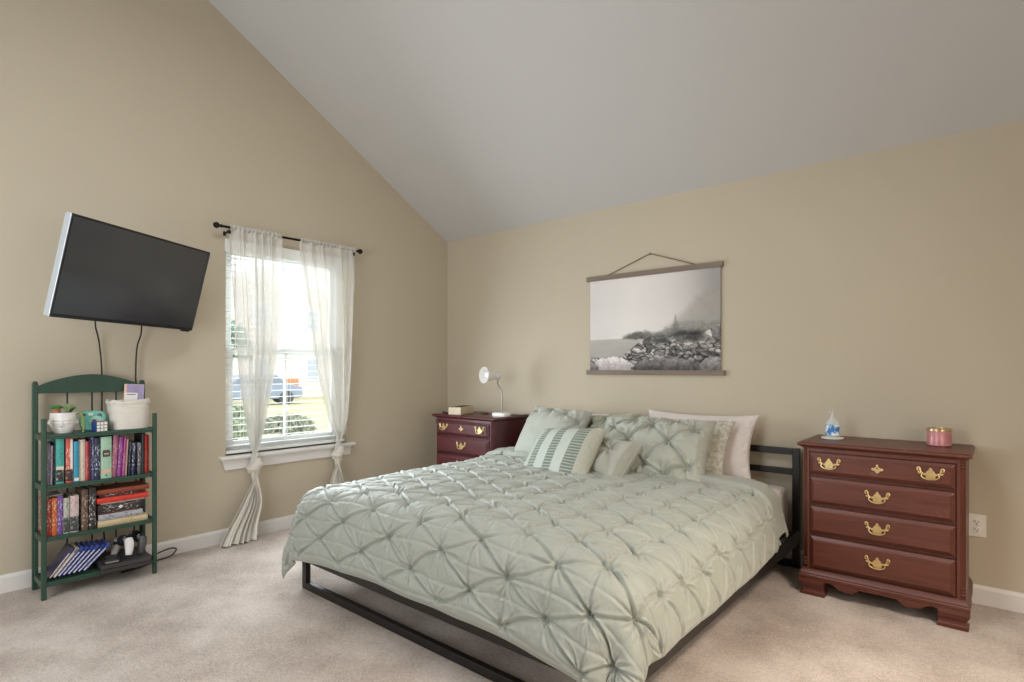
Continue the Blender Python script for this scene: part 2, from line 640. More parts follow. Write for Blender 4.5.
bush(-9.2, 3.15, -.55, .62, .60, 1200, 'round grey green bush on the lawn, seen between the curtains', '#9CA08C', 1)
bush(-8.2, 1.42, -.55, .45, .95, 800, 'green bush outside, seen left of the left curtain', '#98A388', 2)
tree = bush(-13.0, 3.25, .9, .75, 1.7, 900, 'tree outside at the left edge of the window', '#6F8F7F', 3)
tree.name = 'garden_tree'; tree['category'] = 'tree'
MB().tube([(0, 0, -1.45), (-.02, .02, .6)], [.14, .09], 8).build('trunk', mat('bark', '#6A5A4A', .9), tree)

# parked car beyond the lawn
car = thing('parked_car', 'blue grey parked car seen through the lower window', 'car', (-23.5, 8.9, -.55), (0, 0, math.radians(75)))
body = [(-2.1, .3), (-2.15, .75), (-1.95, .9), (-1.2, 1.0), (-.7, 1.45), (.9, 1.45), (1.5, 1.0), (2.1, .85), (2.15, .35), (1.7, .28), (-1.7, .28)]
MB().prism(body, -.85, .85, 'xz').build('car_body', mat('car_blue', '#8A96AA', .3), car, smooth=0, bevel=.06, seg=3)
MB().prism([(-1.05, 1.02), (-.66, 1.4), (.86, 1.4), (1.3, 1.02)], -.87, .87, 'xz').build('side_glass', mat('car_glass', '#7A8490', .1), car, smooth=0)
for sx in (-1.35, 1.35):
    for sy in (-.82, .82):
        MB().lathe([(.2, -.1), (.33, -.1), (.33, .1), (.2, .1)], 20, (sx, sy, .33), T(rot=(PI / 2, 0, 0))).build('wheel', mat('tyre', '#4A4B4E', .8), car)  # tyre colour lightened to stand for distance haze

# ------------------------------------------------------------------ window blind
bl = thing('window_blind', 'white slatted blind with open slats hanging in the window', 'blind', (-.035, ym, WZ0))
BLIND = mat('white_blind', '#F1F1EE', .45)
bh = WZ1 - WZ0
hw = (WY1 - WY0) / 2 - .008
MB().box(-.028, .030, -hw, hw, bh - .055, bh - .002).build('headrail', BLIND, bl, smooth=0, bevel=.003)
MB().box(.036, .050, -hw - .016, hw + .016, bh - .085, bh + .002).build('valance', BLIND, bl, smooth=0, bevel=.004)
sl_me = None
ns = 30
for k in range(ns):
    z = .065 + k * (bh - .135) / (ns - 1)
    if sl_me is None:
        m = MB()
        rings = []
        for yy in (-hw, hw):
            rings.append([Vector((x, yy, h)) for x, h in ((-.025, -.0035), (-.012, .0005), (0, .002), (.012, .0005), (.025, -.0035), (.012, -.003), (0, -.0015), (-.012, -.003))])
        m.loft(rings)
        s = m.build('slat', BLIND, bl, smooth=60)
        sl_me = s.data
    else:
        s = bpy.data.objects.new('slat', sl_me); COL.objects.link(s); s.parent = bl
    s.location = (0, 0, z)
    s.rotation_euler = (0, math.radians(-2), 0)
MB().box(-.025, .025, -hw, hw, .008, .03).build('bottom_rail', BLIND, bl, smooth=0, bevel=.004)
m = MB()
for yy in (-hw + .12, 0, hw - .12):
    for xx in (-.024, .024):
        m.tube([(xx, yy, .02), (xx, yy, bh - .05)], .0012, 5)
m.build('ladder_cord', BLIND, bl)
m = MB().tube([(.05, -hw + .05, bh - .09), (.052, -hw + .05, bh - .75)], .004, 6)
m.build('tilt_wand', BLIND, bl)

# ------------------------------------------------------------------ curtain rod and sheer curtains
BLACK = mat('black_metal', '#1C1B1A', .4, .6)
BRONZE = mat('dark_bronze', '#231C18', .35, .7)
rx, rz = .085, 2.174
rod = thing('curtain_rod', 'thin dark bronze curtain rod above the window', 'curtain rod', (0, 0, 0))
MB().tube([(rx, -2.155, rz), (rx, -1.085, rz)], .0085, 10).build('pole', BRONZE, rod)
for ye, sg in ((-2.155, -1), (-1.085, 1)):
    m = MB().ball((rx, ye + sg * .030, rz), .021)
    m.lathe([(.006, -.016), (.013, -.010), (.009, 0), (.012, .008), (.008, .012)], 12, (rx, ye + sg * .006, rz), T(rot=(PI / 2, 0, 0)))
    m.build('finial', BRONZE, rod)
for ye in (-2.10, -1.115):
    m = MB().tube([(.002, ye, rz - .03), (.05, ye, rz - .028), (rx, ye, rz - .012)], .006, 8)
    m.box(.001, .008, ye - .008, ye + .008, rz - .045, rz - .015)
    m.lathe([(.005, 0), (.009, .006), (.009, .02), (.006, .026)], 10, (rx, ye, rz - .045))
    m.build('bracket', BRONZE, rod)

SHEER = m_sheer()


def spline(xs, ys, x):
    """monotone-ish smooth interpolation through control points (xs ascending)"""
    xs = np.array(xs); ys = np.array(ys)
    i = np.clip(np.searchsorted(xs, x) - 1, 0, len(xs) - 2)
    d = np.gradient(ys, xs)
    h = xs[i + 1] - xs[i]; t = np.clip((x - xs[i]) / h, 0, 1)
    return (2 * t ** 3 - 3 * t ** 2 + 1) * ys[i] + (t ** 3 - 2 * t ** 2 + t) * h * d[i] + (-2 * t ** 3 + 3 * t ** 2) * ys[i + 1] + (t ** 3 - t ** 2) * h * d[i + 1]


def curtain(label, rows, seed, pleats, zk):
    """rows: (z, y_left, y_right, x_centre, pleat depth) from top to bottom"""
    t = thing('sheer_curtain', label, 'curtain', (0, 0, 0))
    rows = rows[::-1]
    zs = [r[0] for r in rows]
    nz, nu = 260, 220
    z = np.linspace(zs[0], zs[-1], nz)
    yl = spline(zs, [r[1] for r in rows], z)[None, :]
    yr = spline(zs, [r[2] for r in rows], z)[None, :]
    xc = spline(zs, [r[3] for r in rows], z)[None, :]
    am = np.maximum(spline(zs, [r[4] for r in rows], z), .002)[None, :]
    u = np.linspace(0, 1, nu)[:, None]
    Z = np.repeat(z[None, :], nu, 0)
    # folds gather unevenly; phase wanders slowly with height
    ph = u + .05 * np.sin(u * 9 + seed) + .012 * vnoise(u * 3 + 0 * Z, Z * 1.3, 1, seed)
    wv = np.sin(2 * PI * pleats * ph + seed) * .7 + .35 * np.sin(2 * PI * pleats * 2.3 * ph + seed * 2)
    Y = yl + (yr - yl) * (u + .022 * np.sin(2 * PI * pleats * ph * 1.0 + seed + 1.2))
    X = xc + am * 1.35 * (wv + .3 * vnoise(u * 6 + 0 * Z, Z * 3, 1, seed + 3))
    # where the panel is tied it is a round bundle
    kn = np.exp(-((Z - zk) / .12) ** 2)
    ang = u * 2 * PI
    hw_ = (yr - yl) * .5
    X = X * (1 - kn) + kn * (xc + hw_ * .9 * np.cos(ang) * (1 + .18 * np.sin(ang * 7)))
    Y = Y * (1 - kn) + kn * ((yl + yr) / 2 + hw_ * np.sin(ang - PI / 2 + PI / 2) * (1 + .12 * np.sin(ang * 7 + 1)))
    X = np.maximum(X, .024)
    kz = int(np.searchsorted(z, zk - .03))
    grid_mesh('panel', X[:, kz:], Y[:, kz:], Z[:, kz:], SHEER, t)
    grid_mesh('tail', X[:, :kz + 1], Y[:, :kz + 1], Z[:, :kz + 1], m_fabric('knotted_voile', '#D8D2C6', .06, .8), t)
    # rod pocket around the pole
    yl0, yr0 = rows[-1][1], rows[-1][2]
    n2 = 150
    yy = np.linspace(yl0, yr0, n2)[:, None]
    a = np.linspace(0, 2 * PI, 20)[None, :]
    rr = .0135 + .0035 * np.sin(yy * 2 * PI / .03 + seed) + .003 * vnoise(yy * 40, a * 0, 1, seed)
    PX = rx + rr * np.cos(a); PZ = rz + rr * 1.15 * np.sin(a); PY = np.repeat(yy, 20, 1)
    grid_mesh('rod_pocket', PX, PY, PZ, SHEER, t)
    # ruffle heading above the pole
    hz = np.linspace(0, 1, 5)[None, :]
    grid_mesh('heading', rx + .006 * np.sin(yy * 2 * PI / .035 + seed) * (0.3 + hz), np.repeat(yy, 5, 1), rz + .012 + .010 * hz + 0 * yy, SHEER, t)
    # the knot: cloth wound round the bundle
    yk = float(spline(zs, [(r[1] + r[2]) / 2 for r in rows], np.array([zk]))[0])
    xk = float(spline(zs, [r[3] for r in rows], np.array([zk]))[0])
    hk = float(spline(zs, [(r[2] - r[1]) / 2 for r in rows], np.array([zk]))[0])
    ua = np.linspace(0, 2 * PI, 48, endpoint=False)[:, None]
    va = np.linspace(0, 2 * PI, 19)[None, :]
    R0 = hk * .80
    r1 = .027 * (1 + .22 * np.sin(ua * 2 + 1) + .16 * np.sin(va * 5 + ua * 3))
    KX = xk + (R0 + r1 * np.cos(va)) * np.cos(ua) * .95
    KY = yk + (R0 + r1 * np.cos(va)) * np.sin(ua)
    KZ = zk + r1 * 1.25 * np.sin(va) + .018 * np.sin(ua + .6)
    grid_mesh('knot', KX, KY, KZ, m_fabric('knotted_voile', '#D8D2C6', .06, .8), t, closed_u=True)
    return t


curtain('left sheer white curtain tied in a knot, its tail spreading on the carpet',
        [(2.174, -2.10, -1.73, .085, .014), (2.05, -2.095, -1.73, .085, .018), (1.48, -2.055, -1.75, .085, .028), (1.09, -2.02, -1.80, .085, .03),
         (.78, -1.975, -1.86, .083, .028), (.60, -1.958, -1.895, .082, .02), (.50, -1.958, -1.89, .082, .015), (.40, -1.965, -1.89, .085, .016), (.27, -2.02, -1.885, .10, .018),
         (.08, -2.14, -1.93, .12, .020), (.012, -2.185, -1.945, .14, .022)], 1.3, 5, .515)
curtain('right sheer white curtain, drawn wide at the top and knotted by the sill',
        [(2.174, -1.585, -1.10, .085, .010), (2.05, -1.57, -1.09, .085, .012), (1.69, -1.51, -1.098, .085, .016), (1.06, -1.41, -1.145, .085, .024),
         (.82, -1.342, -1.175, .083, .024), (.60, -1.288, -1.222, .082, .018), (.52, -1.29, -1.225, .082, .014), (.40, -1.312, -1.226, .085, .018), (.2, -1.34, -1.2, .09, .022),
         (.012, -1.36, -1.18, .10, .025)], 4.1, 4, .535)

# ------------------------------------------------------------------ television on an articulated wall bracket
asp, TW = .57, .9
TH = TW * asp
tv = thing('television', 'black flat television with silver side edge, tilted on the left wall', 'television', (.43, -2.727, 1.703))
n = Vector((math.cos(.492) * math.cos(.2605), math.sin(.492) * math.cos(.2605), -math.sin(.2605)))
r_ = Vector((-math.sin(.492), math.cos(.492), 0))
u_ = n.cross(r_) * 1
roll = -.0105
r2 = r_ * math.cos(roll) + u_ * math.sin(roll)
u2 = u_ * math.cos(roll) - r_ * math.sin(roll)
TM = Matrix((( r2.x, u2.x, n.x, .43), (r2.y, u2.y, n.y, -2.727), (r2.z, u2.z, n.z, 1.703), (0, 0, 0, 1)))
tv.matrix_world = TM
DARK = mat('tv_black_plastic', '#17171A', .3)
# local axes: x right, y up, z out of the screen
m = MB().box(-TW / 2, TW / 2, -TH / 2, TH / 2, -.040, -.001)
m.build('housing', mat('tv_silver_edge', '#C9CFD6', .3, .3), tv, smooth=0, bevel=.004)
m = MB()
bz = .011
m.box(-TW / 2 + .002, TW / 2 - .002, TH / 2 - bz, TH / 2, -.008, .004)
m.box(-TW / 2 + .002, TW / 2 - .002, -TH / 2, -TH / 2 + .018, -.008, .004)
m.box(-TW / 2 + .002, -TW / 2 + bz, -TH / 2 + .018, TH / 2 - bz, -.008, .004)
m.box(TW / 2 - bz, TW / 2 - .0, -TH / 2 + .018, TH / 2 - bz, -.038, .004)
m.build('bezel', DARK, tv, smooth=0, bevel=.0015)
mt, nt, b = new_mat('tv_screen')
b.inputs['Base Color'].default_value = lin('#2C2F36'); b.inputs['Roughness'].default_value = .16
b.inputs['Specular IOR Level'].default_value = 1.0
MB().box(-TW / 2 + bz, TW / 2 - bz, -TH / 2 + .018, TH / 2 - bz, -.004, .001).build('screen', mt, tv, smooth=0)
MB().prism([(-TW * .36, -TH * .36), (TW * .36, -TH * .36), (TW * .3, TH * .3), (-TW * .3, TH * .3)], -.075, -.0395, 'xy').build('back_housing', DARK, tv, smooth=0, bevel=.01)
MB().box(TW / 2 - .075, TW / 2 - .02, -TH / 2 - .010, -TH / 2 + .002, -.02, .003).build('sensor', DARK, tv, smooth=0, bevel=.002)
m = MB()
inv = TM.inverted()
back = Vector((0, 0, -.085))
wallp = inv @ Vector((.012, -2.78, 1.66))
elbow = inv @ Vector((.17, -2.93, 1.66))
m.tube([wallp, elbow], .016, 8); m.tube([elbow, back], .016, 8); m.ball(elbow, .022)
m.box(-.11, .11, -.11, .11, -.088, -.072)
Mw = inv @ T((.006, -2.78, 1.66))
m.box(-.005, .006, -.05, .05, -.12, .12, Mw)
m.build('wall_bracket', BLACK, tv)

for nm, lb, pts in (('tv_cord', 'left black cord hanging from the television', [(.30, -2.9, 1.52), (.10, -2.86, 1.46), (.045, -2.835, 1.40), (.03, -2.822, 1.33), (.03, -2.812, 1.18), (.03, -2.812, .9), (.028, -2.81, .55), (.03, -2.80, .2), (.05, -2.79, .012)]),
                    ('tv_cord', 'right black cord hanging from the television', [(.25, -2.66, 1.53), (.08, -2.62, 1.49), (.04, -2.613, 1.42), (.03, -2.632, 1.33), (.03, -2.638, 1.14), (.03, -2.63, .8), (.028, -2.64, .4), (.032, -2.65, .1), (.05, -2.66, .012)])):
    o = MB().tube(pts, .0042, 6, smooth=5).build(nm, mat('black_cord', '#1B1A19', .5))
    tag(o, lb, 'cord', 'cords below the television')

# ------------------------------------------------------------------ picture scroll
pic = thing('hanging_picture', 'misty lake and rocks print between wooden bars on the wall', 'picture', (0, 0, 0))
px0, px1, pz0, pz1 = 1.638, 2.686, 1.172, 1.915
nx, nz = 420, 300
gx, gz = np.meshgrid(np.linspace(0, 1, nx), np.linspace(0, 1, nz), indexing='ij')     # gz=0 bottom


def paint(x, y):
    """the printed photograph: fog, bank of shrubs, one small fir, boulders"""
    A = 1.4
    xx = x * A
    v = .90 - .13 * np.abs(x - .38) - .12 * sstep(.55, 1, x) * sstep(.2, .9, y)
    v = v + .02 * fbm(xx, y, 3, 5)
    tint = np.stack([v * 1.0, v * .972, v * .95], -1)
    def over(mask, val, tone=(1, .97, .93)):
        nonlocal tint
        col = np.stack([val * tone[0], val * tone[1], val * tone[2]], -1)
        tint = tint * (1 - mask[..., None]) + col * mask[..., None]
    # distant hillside rising to the right, lost in fog
    hill = .34 + .55 * sstep(.45, 1.05, x) + .04 * fbm(xx, y, 9, 11)
    over(sstep(.05, -.08, y - hill) * .55 * sstep(.35, .9, x), .50 + .16 * sstep(.3, .8, y) + .05 * fbm(xx, y, 22, 12), (1, .96, .9))
    # lake
    over(sstep(.352, .342, y) * sstep(.47, .40, x + .1 * (y - .3)), .70 + .03 * fbm(xx, y * 6, 4, 21) + .35 * (y - .27))
    over(np.exp(-((y - .352) / .006) ** 2) * sstep(.3, .1, x) * .35, .88 + 0 * x)
    # bank of shrubs, paler where the fog lies on them
    top = .355 + .055 * sstep(.27, .42, x) * sstep(.60, .42, x) + .13 * sstep(.46, .74, x) - .02 * sstep(.85, 1, x) + .035 * fbm(xx, y, 13, 31, 5, .6)
    bot = .335 - .05 * sstep(.40, .62, x) + .02 * fbm(xx, y, 9, 33)
    mk = sstep(.03, -.012, y - top) * sstep(-.012, .012, y - bot) * sstep(.265, .30, x)
    fog = sstep(.30, .48, y)
    over(mk * (1 - .55 * fog), .33 + .16 * fog + .20 * fbm(xx, y, 34, 41, 4, .75), (1.0, .985, .92))
    dark = sstep(.15, .03, np.abs(x - .79) + .06 * fbm(xx, y, 12, 43)) * sstep(.075, .03, np.abs(y - .345) + .02 * fbm(xx, y, 16, 44))
    over(dark * .85, .19 + .09 * fbm(xx, y, 44, 45, 3, .7), (1, .985, .985))
    hedge2 = sstep(.075, .035, np.hypot((x - .60) * .9, (y - .315) * 1.9) + .03 * fbm(xx, y, 20, 47))
    over(hedge2 * .8, .24 + .09 * fbm(xx, y, 44, 48, 3, .7), (1, .985, .985))
    hedge3 = sstep(.09, .04, np.hypot((x - .39) * .8, (y - .375) * 2.2) + .03 * fbm(xx, y, 20, 49))
    over(hedge3 * .55, .32 + .12 * fbm(xx, y, 40, 50, 3, .7), (1, .985, .93))
    # little fir
    ty = (y - .40) / .17
    fw = (.030 * np.clip(1 - ty, 0, 1) ** 1.2 * (.55 + .8 * np.abs(np.sin(ty * 21 + 3 * fbm(xx, y, 30, 55)))) + .002)
    over(sstep(1.25, .75, np.abs(x - .690) / fw) * ((ty > 0) & (ty < 1)) * .42, .40 + .08 * fbm(xx, y, 50, 56), (1, .98, .93))
    # boulders
    rs = np.random.RandomState(4)
    wx = xx + .030 * fbm(xx, y, 14, 71, 3); wy = y + .022 * fbm(xx, y, 14, 72, 3)
    def cells(n, sd, ymax, stretch):
        r_ = np.random.RandomState(sd)
        cy = r_.uniform(-.02, ymax, n); cx_ = r_.uniform(-.05, 1.05, n) * A
        d1 = np.full(x.shape, 9.); d2 = d1.copy(); idx = np.zeros(x.shape, int)
        for k in range(n):
            sc = .40 + 2.1 * max(0, .36 - cy[k]) / .36
            d = np.hypot((wx - cx_[k]) / stretch, (wy - cy[k]) * 1.3 + .25 * (wx - cx_[k])) / sc
            nb = d < d1
            d2 = np.where(nb, d1, np.minimum(d2, d)); idx = np.where(nb, k, idx); d1 = np.where(nb, d, d1)
        return cy, d1, d2, idx, r_.uniform(.50, .88, n)
    cy, d1, d2, idx, tone = cells(300, 4, .40, 1.7)
    val = tone[idx] + 1.3 * np.clip(y - cy[idx], -.15, .15) - .40 * sstep(.010, .0, d2 - d1) + .14 * fbm(xx, y, 46, 51, 4, .75)
    val = np.where(fbm(xx, y, 7, 75, 3) > .22, val * .62, val)
    shore = .15 + .20 * sstep(.22, .52, x) + .02 * fbm(xx, y, 8, 53) + .10 * sstep(.84, 1, x)
    over(sstep(.006, -.006, y - shore) * (1 - np.clip(dark, 0, 1) * .8) * (1 - hedge2 * .8), val, (1, .965, .94))
    # two large boulders in front
    def boulder(cx, cy, ax, ay, base, seed):
        q = np.hypot((x - cx) / ax, (y - cy) / ay) + .34 * fbm(xx, y, 9, seed, 4, .6)
        over(sstep(1.06, .94, q), base + .20 * (y - cy) / ay + .22 * fbm(xx, y, 30, seed + 1, 5, .78), (1, .955, .945))
    boulder(.20, .045, .17, .11, .72, 61)
    boulder(.62, .045, .25, .095, .34, 63)
    boulder(.95, .04, .10, .10, .46, 66)
    boulder(.02, .03, .06, .06, .38, 68)
    vig = 1 - .10 * sstep(.75, 1.0, x) * sstep(.3, .9, y)
    tint = tint * vig[..., None]
    return np.clip(tint, .03, .95)


img = paint(gx, gz)
prt = grid_mesh('print', px0 + .012 + (px1 - px0 - .024) * gx, -.012 + 0 * gx, pz0 + .012 + (pz1 - pz0 - .03) * gz, m_attr('printed_canvas', .75), pic)
sol = prt.modifiers.new('thickness', 'SOLIDIFY'); sol.thickness = .0012
ca = prt.data.color_attributes.new('print', 'FLOAT_COLOR', 'POINT')
lc = np.where(img <= .04045, img / 12.92, ((img + .055) / 1.055) ** 2.4)
ca.data.foreach_set('color', np.concatenate([lc, np.ones(img.shape[:2] + (1,))], -1).reshape(-1).astype(np.float32))
BAR = wood('weathered_bar_wood', '#6E5F53', '#8A7868', .6, 0)
MB().box(px0 - .018, px1 + .004, -.022, -.002, pz1 - .028, pz1 + .008).build('top_bar', BAR, pic, smooth=0, bevel=.002)
MB().box(px0 - .018, px1 + .018, -.022, -.002, pz0 - .010, pz0 + .024).build('bottom_bar', BAR, pic, smooth=0, bevel=.002)
MB().tube([(1.815, -.012, pz1 + .008), (2.156, -.008, pz1 + .127), (2.165, -.008, pz1 + .127), (2.50, -.012, pz1 + .008)], .0035, 6).build('hanging_string', mat('twine', '#7B6A50', .9), pic)
MB().ball((2.16, -.006, pz1 + .127), .006).build('nail', BLACK, pic)

# ------------------------------------------------------------------ wall outlet
ol = thing('wall_outlet', 'white duplex electrical outlet on the wall right of the large dresser', 'outlet', (3.990, 0, .399))
PL = mat('ivory_plastic', '#E9E3DA', .4)
MB().box(-.037, .037, -.007, -.0005, -.058, .058).build('cover_plate', PL, ol, smooth=0, bevel=.004, seg=3)
for dz in (-.02, .02):
    s = MB().lathe([(.0165, 0), (.0165, .003), (.014, .004)], 20, (0, -.0065, dz), T(rot=(PI / 2, 0, 0))).build('socket', PL, ol)
    m = MB()
    m.box(-.0085, -.006, -.0112, -.0095, dz - .002, dz + .008); m.box(.006, .0085, -.0112, -.0095, dz - .002, dz + .007)
    m.lathe([(.0028, 0), (.0028, .0015)], 10, (0, -.0097, dz - .008), T(rot=(PI / 2, 0, 0)))
    m.build('slots', BLACK, s)
MB().ball((0, -.0075, 0), .003, sc=(1, .5, 1)).build('screw', mat('steel', '#B0B0AE', .3, 1), ol)

# ------------------------------------------------------------------ dressers
BRASS = mat('polished_brass', '#DEC58F', .34, 1.0, var=.1, vscale=60)


def mirror(poly):
    return poly + [(-x, z) for x, z in poly[::-1] if abs(x) > 1e-6]


def dresser(label, loc, rotz, c1, c2, wear, key, Wd=.735, D=.44, Hh=.815):
    t = thing('dresser', label, 'dresser', loc, (0, 0, rotz))
    WM = wood('cherry_front_' + key, c1, c2, .42, .10, 'x', wear)
    WS = wood('cherry_side_' + key, c1, c2, .38, .15, 'z')
    bw = Wd / 2 - .025                       # body half width
    fy = -D + .018                           # body front
    # carcass with chamfered front corners
    m = MB()
    ch = .022
    ri = bw - .034
    prof = [(-bw, -.012), (-bw, fy + ch), (-bw + ch, fy), (-ri, fy), (-ri, fy + .012), (ri, fy + .012), (ri, fy), (bw - ch, fy), (bw, fy + ch), (bw, -.012)]
    m.prism(prof, .10, Hh - .03, 'xy')
    m.box(-ri, ri, fy, fy + .011, .766, Hh - .03)
    m.build('carcass', WS, t, smooth=0, bevel=.002)
    # dark recess lines between drawers come from real gaps: drawer fronts stand proud of the carcass
    zs = [(.648, .762), (.492, .632), (.335, .476), (.152, .319)]
    for k, (z0, z1) in enumerate(zs):
        x = bw - .037
        dm = MB()
        y0, y1 = fy - .004, fy - .019
        bv = .016
        ring0 = [(-x, fy + .0118, z0), (x, fy + .0118, z0), (x, fy + .0118, z1), (-x, fy + .0118, z1)]
        ring1 = [(-x, y0, z0), (x, y0, z0), (x, y0, z1), (-x, y0, z1)]
        ring2 = [(-x + bv, y1 + .004, z0 + bv), (x - bv, y1 + .004, z0 + bv), (x - bv, y1 + .004, z1 - bv), (-x + bv, y1 + .004, z1 - bv)]
        ring3 = [(-x + bv + .003, y1, z0 + bv + .003), (x - bv - .003, y1, z0 + bv + .003), (x - bv - .003, y1, z1 - bv - .003), (-x + bv + .003, y1, z1 - bv - .003)]
        dm.loft([[Vector(p) for p in r] for r in (ring0, ring1, ring2, ring3)])
        dr = dm.build('drawer', WM, t, smooth=0, bevel=.0015)
        zc = (z0 + z1) / 2 + .004
        plate = mirror([(0, .033), (.005, .028), (.008, .019), (.015, .013), (.017, .006), (.022, .003), (.026, .000), (.026, -.006), (.018, -.010), (.020, -.018), (.012, -.025), (.0, -.031)])
        spots = (-.213, .213) if k == 0 else (0,)
        for sx in spots:
            hm = MB()
            hm.prism([(a * .98, b * .95) for a, b in plate], -.0005, -.004, 'xz', T((sx, y1, zc)))
            h = hm.build('pull', BRASS, dr, smooth=0, bevel=.001)
            bmh = MB()
            for s in (-1, 1):
                hm2 = MB()
                hm2.tube([(sx + s * .022, y1 - .0025, zc - .003), (sx + s * .034, y1 - .0025, zc + .001), (sx + s * .039, y1 - .0025, zc + .012), (sx + s * .040, y1 - .0025, zc + .022),
                          (sx + s * .045, y1 - .0025, zc + .029), (sx + s * .051, y1 - .0025, zc + .025), (sx + s * .050, y1 - .0025, zc + .017), (sx + s * .045, y1 - .0025, zc + .016)],
                         [.0050, .0048, .0042, .0040, .0042, .0040, .0032], 8, smooth=4)
                hm2.tube([(sx + s * .034, y1 - .0025, zc + .001), (sx + s * .044, y1 - .0025, zc + .002), (sx + s * .047, y1 - .0025, zc + .008)], [.0045, .004, .0025], 8, smooth=3)
                hm2.build('scroll', BRASS, h)
                bmh.ball((sx + s * .030, y1 - .009, zc + .002), .0055)
                bmh.tube([(sx + s * .030, y1 - .002, zc + .002), (sx + s * .030, y1 - .012, zc + .002)], .0032, 8)
            bmh.tube([(sx - .030, y1 - .011, zc + .002), (sx - .034, y1 - .013, zc - .010), (sx - .020, y1 - .015, zc - .021), (sx, y1 - .016, zc - .024),
                      (sx + .020, y1 - .015, zc - .021), (sx + .034, y1 - .013, zc - .010), (sx + .030, y1 - .011, zc + .002)], .0032, 8, smooth=4)
            bmh.build('bail_handle', BRASS, h)
        if k == 0:
            em = mirror([(0, .026), (.006, .019), (.005, .011), (.010, .008), (.017, .003), (.026, .004), (.028, -.004), (.021, -.012), (.013, -.009), (.011, -.018), (.006, -.020), (0, -.027)])
            e = MB().prism([(a * .92, b * .92) for a, b in em], -.0005, -.0035, 'xz', T((0, y1, zc))).build('escutcheon', BRASS, dr, smooth=0, bevel=.001)
            MB().lathe([(.0035, 0), (.0035, .001)], 10, (0, y1 - .0037, zc + .004), T(rot=(PI / 2, 0, 0))).build('keyhole', BLACK, e)
    # top with an ogee edge
    m = MB()
    def rect(o, z):
        return [Vector((-Wd / 2 + o, 0, z)), Vector((-Wd / 2 + o, -D + o, z)), Vector((Wd / 2 - o, -D + o, z)), Vector((Wd / 2 - o, 0, z))]
    m.loft([rect(.022, Hh - .032), rect(.020, Hh - .026), rect(.010, Hh - .022), rect(.002, Hh - .017), rect(0, Hh - .011), rect(.002, Hh - .006), rect(.007, Hh - .003), rect(.010, Hh)])
    m.build('top', WM, t, smooth=25)
    # base moulding
    m = MB()
    def brect(o, z):
        w2 = bw + .016 - o
        return [Vector((-w2, -.004, z)), Vector((-w2, fy - .016 + o, z)), Vector((w2, fy - .016 + o, z)), Vector((w2, -.004, z))]
    m.loft([brect(.006, .092), brect(0, .095), brect(0, .108), brect(.003, .112), brect(.003, .118), brect(.008, .124), brect(.015, .135), brect(.016, .142)])
    m.build('base_moulding', WM, t, smooth=25)
    # apron, scalloped
    hb = bw + .012
    ap = [(0, .094), (-hb + .03, .094), (-hb + .03, .03)]
    half = [(hb - .10, .094), (hb - .10, .068), (hb - .115, .079), (hb - .135, .084), (hb - .155, .079), (hb - .172, .068), (hb - .185, .058), (.115, .054), (.105, .056), (.098, .066), (.088, .067), (.082, .079), (0, .081)]
    poly = half + [(-x, z) for x, z in half[-2::-1]]
    m = MB().prism(poly, fy - .012, fy + .006, 'xz')
    m.build('apron', WM, t, smooth=0, bevel=.0015)
    for sx in (-1, 1):
        sp = [(-.05, .094), (-D + .08, .094), (-D + .10, .075), (-D + .14, .085), (-.16, .085), (-.12, .072), (-.09, .06), (-.05, .06)]
        MB().prism(sp, sx * (bw + .008), sx * (bw - .008), 'yz').build('side_apron', WM, t, smooth=0)
    # ogee bracket feet
    for sx in (-1, 1):
        for front in (True, False):
            m = MB()
            yo = fy - .014 if front else -.006
            sg = 1 if front else -1
            lay = [(.0, .006), (.014, .004), (.016, .010), (.022, .016), (.036, .016), (.052, .007), (.070, .0), (.085, .001), (.0935, .004)]
            rings = []
            for z, o in lay:
                wx = (.118 if front else .09) - (.0 if z < .02 else .004)
                xo = sx * (hb + .004 - o)
                yf = yo + sg * o
                xi = sx * (hb - wx)
                yi = yo + sg * .085
                rings.append([Vector((xo, yf, z)), Vector((xi, yf, z)), Vector((xi, yi, z)), Vector((xo, yi, z))])
            m.loft(rings)
            m.build('foot', WM, t, smooth=25)
    # fluted corner detail: small turned notches at the ends of the chamfers
    for sx in (-1, 1):
        for z0, z1 in ((.735, .765), (.16, .19)):
            m = MB()
            for k in range(3):
                zz = z0 + k * (z1 - z0) / 2
                m.ball((sx * (bw - ch / 2), fy + ch / 2, zz), .010, 10, (1, 1, .55))
            m.build('corner_notch', WM, t)
    return t


dresser('large red cherry dresser with four drawers, right of the bed', (3.617, -.02, 0), 0, '#4A2219', '#673527', '#86604F', 'warm')
dresser('dark cherry nightstand dresser in the corner, left of the bed', (.705, -.06, 0), 0, '#3E1418', '#5A2226', None, 'dark')

# ------------------------------------------------------------------ bed frame and mattress
bed = thing('bed_frame', 'black metal platform bed frame with open rails and a two rail headboard', 'bed', (2.165, -1.1, 0))
bx0, bx1, by0, by1 = 1.165, 3.165, -2.165, -.03
FR = mat('matte_black_frame', '#26221F', .38, .2)


def bpart(name, *boxes):
    m = MB()
    for bx in boxes:
        m.box(bx[0] - 2.165, bx[1] - 2.165, bx[2] + 1.1, bx[3] + 1.1, bx[4], bx[5])
    return m.build(name, FR, bed, smooth=0, bevel=.003)


